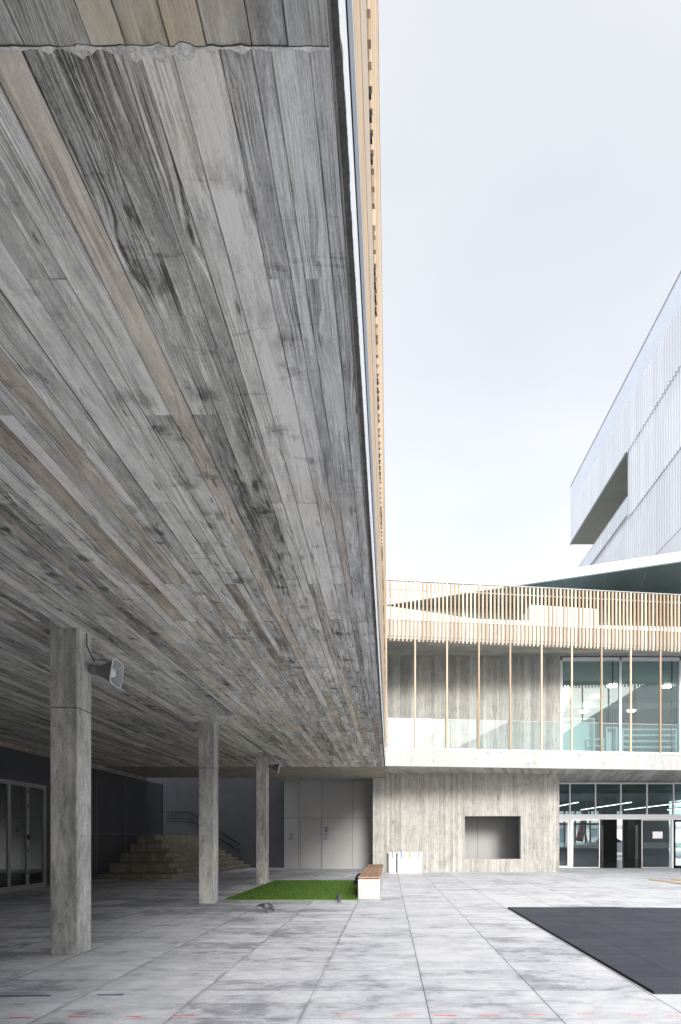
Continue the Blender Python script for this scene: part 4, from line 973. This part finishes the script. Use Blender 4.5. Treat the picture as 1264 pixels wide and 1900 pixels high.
# ================================================================== METAL TOWER (upper right)
TX = 20.0
tw_ = thing('metal_tower', (TX+6, 45, 0), 'tall pale grey tower clad in ribbed metal at the upper right, its end jutting out', 'building')
T0, TN, TE = 24.0, TX*FPX/442, TX*FPX/338
tz = lambda r: EYE + TX*r
def ribs(nm, y0, y1, z0, z1, out_, mat):
    """folded sheet facing the court"""
    p = .37; n = int((y1-y0)/p); m = MB(); pts = []
    for i in range(n):
        a = y0 + i*p; pts += [(TX-out_, a), (TX-out_-.10, a+.06), (TX-out_-.10, a+.16), (TX-out_, a+.24)]
    pts += [(TX-out_, y1), (TX+.05, y1), (TX+.05, y0)]
    m.prism(pts, z0, z1); return m.build(nm, mat, tw_)
Ztop, Z1, Z2, Z3, Z4 = tz(1.93), tz(983/541), tz(871/541), tz(726/541), tz(578/541)
Zb = tz(546/338)                        # underside of the jutting end
ribs('ribbed_cladding', T0, TE, max(Z2, Zb), Z1, .10, M['ribbed'])
ribs('ribbed_cladding', T0, TN, Z3, max(Z2, Zb)-.0, .0, M['ribbed'])
ribs('ribbed_cladding', T0, 62, Z4, Z3-.0, -.12+.0, M['ribbed'])
ribs('ribbed_cladding', T0, 62, 8, Z4, -.22, M['ribbed'])
ribs('ribbed_cladding', TN+.02, 62, Z3+.001, tz(599/442), -.12, M['ribbed'])
ribs('ribbed_cladding', -40, 18, .0, EYE+12.1, .0, M['ribbed'])
m = MB(); m.box(TX+.06, TX+12, -40, 18, 0, EYE+12.0); m.build('low_wing', M['smooth_band'], tw_)
m = MB(); m.box(TX-.12, TX+12, T0, TE, Z1, Ztop); m.build('top_band', M['smooth_band'], tw_)
m = MB(); m.box(TX-.16, TX+12, T0, TE+.05, Ztop, Ztop+.12); m.build('coping', M['alu_dull'], tw_)
m = MB(); m.box(TX+.06, TX+12, T0, TE, Zb+.05, Z1-.01); m.build('wall', M['smooth_band'], tw_)
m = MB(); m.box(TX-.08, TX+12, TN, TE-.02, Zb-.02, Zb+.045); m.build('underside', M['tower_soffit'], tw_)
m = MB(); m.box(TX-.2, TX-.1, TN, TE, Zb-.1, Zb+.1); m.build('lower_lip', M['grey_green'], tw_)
m = MB(); m.box(TX+.3, TX+12, T0, TN, 8, Zb+.04); m.box(TX+.3, TX+12, TN, 62, 8, tz(599/442)); m.build('core', M['smooth_band'], tw_)
m = MB(); m.box(TX-.15, TX+.3, TN, 62, tz(599/442), tz(599/442)+.05); m.build('ledge', M['alu'], tw_)
tr = MB(); y = TN
ry1 = TX*FPX/350
while y < 66: tr.box(TX-.05, TX-.0, y, y+.05, tz(599/442)+.12, tz(1.4375)); y += 1.9
tro = tr.build('terrace_railing', M['white_metal'], tw_)
m = MB(); m.box(TX-.03, TX-.01, TN, 62, tz(599/442)+.12, tz(1.4375)-.04); m.build('glass_panel', M['glass_far'], tro)
m = MB(); m.box(TX-.06, TX+.02, TN, 62, tz(1.4375)-.04, tz(1.4375)); m.build('rail', M['alu'], tro)

# ================================================================== TURF, MATS, FURNITURE
random.seed(21)
tx0, tx1, ty0, ty1 = -3.66, -.72, 11.93, 17.4
bm_ = bmesh.new()
for i in range(46000):
    x = random.uniform(tx0, tx1); y = random.uniform(ty0, ty1); h = random.uniform(.012,.042); a = random.uniform(0, math.pi); l = .005
    dx, dy = math.cos(a)*l, math.sin(a)*l; lx, ly = random.gauss(0,.012), random.gauss(0,.012)
    v = [bm_.verts.new((x-dx, y-dy, .01)), bm_.verts.new((x+dx, y+dy, .01)), bm_.verts.new((x+lx, y+ly, .012+h))]; bm_.faces.new(v)
for f in [(tx0,tx1,ty0,ty1)]:
    v = [bm_.verts.new(q) for q in ((tx0,ty0,.012),(tx1,ty0,.012),(tx1,ty1,.012),(tx0,ty1,.012),(tx0,ty0,0.001),(tx1,ty0,0.001),(tx1,ty1,0.001),(tx0,ty1,0.001))]
    for q in ((0,1,2,3),(0,4,5,1),(1,5,6,2),(2,6,7,3),(3,7,4,0)): bm_.faces.new([v[i] for i in q])
me = bpy.data.meshes.new('turf_mat'); bm_.to_mesh(me); bm_.free(); me.materials.append(M['turf']); o = bpy.data.objects.new('turf_mat', me); C.objects.link(o)
tag(o, 'rectangle of bright green artificial turf laid on the paving left of the bench', 'turf')
m = MB(); pts = [(2.305,4.72),(7.2,4.72),(7.2,10.35),(6.2,10.36),(5.0,10.45),(4.55,10.47),(4.5,10.55),(3.7,10.56),(3.62,10.52),(2.30,10.52)]
m.prism(pts, .002, .028)
tag(m.build('rubber_mat', M['rubber'], None, bevel=.004), 'large black rubber tile mat lying on the pale paving at the right', 'mat')

bh = thing('bench', (-.45, 15, 0), 'long white concrete bench with reddish-brown board top beside the turf', 'bench')
bz0, bzs, bz1 = 12.07, 15.9, 18.03
m = MB(); m.box(-.705, -.21, bz0, bzs-.02, 0, .455); m.build('base', M['bench_conc'], bh, bevel=.008)
m = MB(); m.box(-.705, -.21, bzs+.02, bz1, 0, .455); m.build('base', M['bench_conc'], bh, bevel=.008)
m = MB(); m.box(-.66, -.23, bz0+.03, bz1-.03, .455, .475); m.build('batten', M['wood_dark'], bh)
for a, b in ((bz0-.01, bzs-.012), (bzs+.012, bz1)):
    t_ = MB()
    wd = .515/4
    for i in range(4): t_.box(-.71+i*wd+.006, -.71+(i+1)*wd-.006, a+.09, b, .476, .505)
    t_.box(-.704, -.201, a, a+.085, .476, .505)
    t_.build('seat_board', M['bench_wood'], bh, bevel=.003)
# dark bag slumped against the bench
bp = thing('backpack', (-.93, 16.2, 0), 'dark navy backpack slumped on the ground against the left side of the bench', 'bag')
bx_, by_ = -.86, 15.9
m = MB(); m.loft([((bx_, by_, z), (1,0,0), (0,1,0), a, b, .8) for z, a, b in ((0.0,.10,.09),(.03,.15,.13),(.14,.165,.15),(.24,.14,.13),(.31,.10,.09),(.345,.03,.03))], 18); o = m.build('body', M['navy'], bp, True)
m = MB(); m.loft([((bx_-.08, by_-.08, z), (1,0,0), (0,1,0), a, b, .8) for z, a, b in ((.01,.06,.06),(.05,.10,.08),(.13,.10,.08),(.17,.05,.04))], 14); m.build('pocket', M['navy'], bp, True)
m = MB(); m.tube([(bx_-.05,by_-.12,.31),(bx_-.10,by_-.14,.27),(bx_-.13,by_-.14,.16),(bx_-.12,by_-.13,.06)], .016, 6); m.build('strap', M['navy2'], bp, True)

# storage boxes at the wall
def box_bin(pa, pb, lab, straps):
    d = 21.36; a, b = X_(pa,d), X_(pb,d); z1 = Z_(1582,d)
    t = thing('storage_box', ((a+b)/2, d, 0), lab, 'storage box', 'white storage boxes against the board-marked wall')
    m = MB(); m.box(a+.01, b-.01, d+.01, d+.38, .0, z1-.03); m.build('body', M['plastic_white'], t, bevel=.012)
    m = MB(); m.box(a-.01, b+.01, d-.01, d+.40, z1-.028, z1+.02); m.build('lid', M['plastic_white'], t, bevel=.01)
    for px, mt, w_ in straps:
        x = X_(px,d); m = MB(); m.box(x-.035*w_, x+.035*w_, d-.018, d+.008, z1-.21, z1+.026); m.box(x-.075*w_, x+.075*w_, d-.015, d+.1, z1+.021, z1+.032); m.build('clip', M[mt], t)
box_bin(721, 735.5, 'narrow white storage box, leftmost against the board-marked wall', ((728.4,'grey_strap',.7),))
box_bin(737.5, 783.5, 'wide white storage box with coloured clips against the board-marked wall', ((744.7,'blue_strap',.7),(760.3,'green_strap',.7),(776.5,'grey_strap',.6)))

# planks on the ground at the right
def plank(ax, ay, bx_2, by_2, lab, w_=.16, z=.0):
    a = at(ax, ay, EYE*FPX/(ay-VY)); b = at(bx_2, by_2, EYE*FPX/(by_2-VY)); d = Vector((b.x-a.x, b.y-a.y, 0)); L_ = d.length; ang = math.atan2(d.y, d.x)
    m = MB(); m.box(0, L_, -w_/2, w_/2, z+.002, z+.04); o = m.build('timber_plank', M['plank'], None, bevel=.003); o.location = (a.x, a.y, 0); o.rotation_euler = (0,0,ang)
    tag(o, lab, 'plank', 'loose planks on the paving')
plank(1209, 1633, 1300, 1645, 'longest loose timber plank, nearest on the pale paving at the right edge', .22)
plank(1250, 1633, 1330, 1641, 'shorter loose timber plank lying behind the longest one at the right edge', .2)

# tape and chalk marks
def mark(x0, x1, y, mat, nm, lab, cat, grp, th=.014, tilt=0, z=.003):
    d = EYE*FPX/(y-VY); a, b = X_(x0,d), X_(x1,d); m = MB(); n = 7; r = random.Random(int(x0)+3)
    up = [(a+(b-a)*i/n, d+tilt*i/n + th*r.uniform(.5,1)/2) for i in range(n+1)]; dn = [(a+(b-a)*i/n, d+tilt*i/n - th*r.uniform(.5,1)/2) for i in range(n, -1, -1)]
    m.prism(up+dn, .0015, z); tag(m.build(nm, M[mat]), lab, cat, grp)
cls = [(18,54,1889,'first from the left edge',1),(126,160,1886.6,'second from the left edge',1),(233,265,1886,'third from the left edge',1),(320,361,1885,'fourth from the left edge',1),(624,666,1884.7,'fifth from the left',0),(729,767,1884.7,'sixth from the left',0),(806,847,1884,'seventh from the left',1),(889,936,1883.5,'eighth from the left',0),(975,1010,1882.5,'ninth from the left',0),(1073,1104,1881.5,'tenth from the left',0),(1165,1200,1883.5,'eleventh from the left',0),(1240,1262,1885,'last one at the right edge',0)]
for x0_, x1_, y_, l_, st_ in cls:
    mark(x0_, x1_, y_, 'chalk' if st_ else 'chalk_faded', 'chalk_mark', ('red' if st_ else 'faded pinkish')+' chalk dash across the near paving, '+l_, 'chalk mark', 'dashed red line on the near paving', .018, random.uniform(-.02,.02))
mark(-60, 92, 1849, 'blue', 'floor_tape', 'longer dark blue tape strip on the paving at the lower left edge', 'tape', 'blue tape strips on the paving', .036, .02)
mark(181, 229, 1846.3, 'blue', 'floor_tape', 'short dark blue tape strip on the paving right of the longer one', 'tape', 'blue tape strips on the paving', .032, .0)

# ------------------------------------------------------------------ pigeons
def pigeon(loc, yaw, lab, peck=1.0):
    t = thing('pigeon', loc, lab, 'pigeon', 'pigeons on the paving'); t.rotation_euler = (0,0,yaw)
    m = MB()
    # tail tip -> body -> neck -> head, bending down to peck
    secs = [(-.175,.125,.022,.006),(-.13,.128,.026,.010),(-.095,.13,.034,.022),(-.05,.128,.052,.045),(0,.125,.062,.056),(.045,.118,.060,.056),(.08,.105,.048,.048),(.105,.085,.034,.036),(.118,.062,.024,.026),(.128,.045,.021,.022),(.142,.034,.018,.018),(.155,.028,.010,.010)]
    P = [Vector((x, 0, z)) for x, z, _, _ in secs]
    ls_ = []
    for i, (x, z, sx, sz) in enumerate(secs):
        d = (P[min(i+1,len(P)-1)]-P[max(i-1,0)]).normalized(); side = Vector((0,1,0)); up = side.cross(d).normalized()*-1
        ls_.append((P[i], side, up, sx, sz, 1))
    m.loft(ls_, 16)
    body = m.build('body', M['feather'], None, True)
    ca = body.data.color_attributes.new('tone', 'FLOAT_COLOR', 'POINT')
    for i, v in enumerate(body.data.vertices):
        x = v.co.x
        c_ = (.035,.037,.045) if x < -.1 else (.20,.21,.24) if x < .05 else (.055,.065,.075) if x < .115 else (.09,.10,.125)
        if -.06 < x < -.03: c_ = (.08,.08,.09)
        ca.data[i].color = (*c_, 1)
    body.parent = t
    for s in (-1, 1):
        m = MB(); wsec = [(-.14,.13,.004,.010),(-.10,.135,.007,.022),(-.04,.132,.010,.038),(.02,.125,.010,.040),(.055,.115,.005,.022)]
        m.loft([((x, s*(.048 if x > -.1 else .026), z), (0,1,0), (0,0,1), sx, sz, 1) for x, z, sx, sz in wsec], 12)
        wg = m.build('wing', M['feather'], None, True); ca = wg.data.color_attributes.new('tone', 'FLOAT_COLOR', 'POINT')
        for i, v in enumerate(wg.data.vertices):
            x = v.co.x; ca.data[i].color = (.04,.042,.05,1) if (x < -.09 or -.055 < x < -.03) else (.22,.23,.26,1)
        wg.parent = t
        m = MB(); m.tube([(-.005, s*.02, .085), (.0, s*.022, .045), (-.004, s*.022, .006)], .0055, 6)
        for a in (-.5, 0, .5): m.tube([(-.004, s*.022, .006), (-.004+.03*math.cos(a), s*.022+.03*math.sin(a), .003)], .003, 5)
        m.tube([(-.004, s*.022, .006), (-.022, s*.022, .003)], .003, 5)
        lg = m.build('leg', M['pink'], None); lg.parent = t
    m = MB(); m.tube([(.152,0,.029),(.172,0,.018)], .005, 6, .001); bk = m.build('beak', M['ink'], None); bk.parent = t
pigeon((X_(495,9.96)-.01, 9.96, 0), R(8), 'larger nearer grey pigeon pecking at the paving, seen from its side', 1)
pigeon((X_(629,11.5), 11.55, 0), R(-80), 'smaller grey pigeon in front of the turf, seen head-on near the bench', 1)
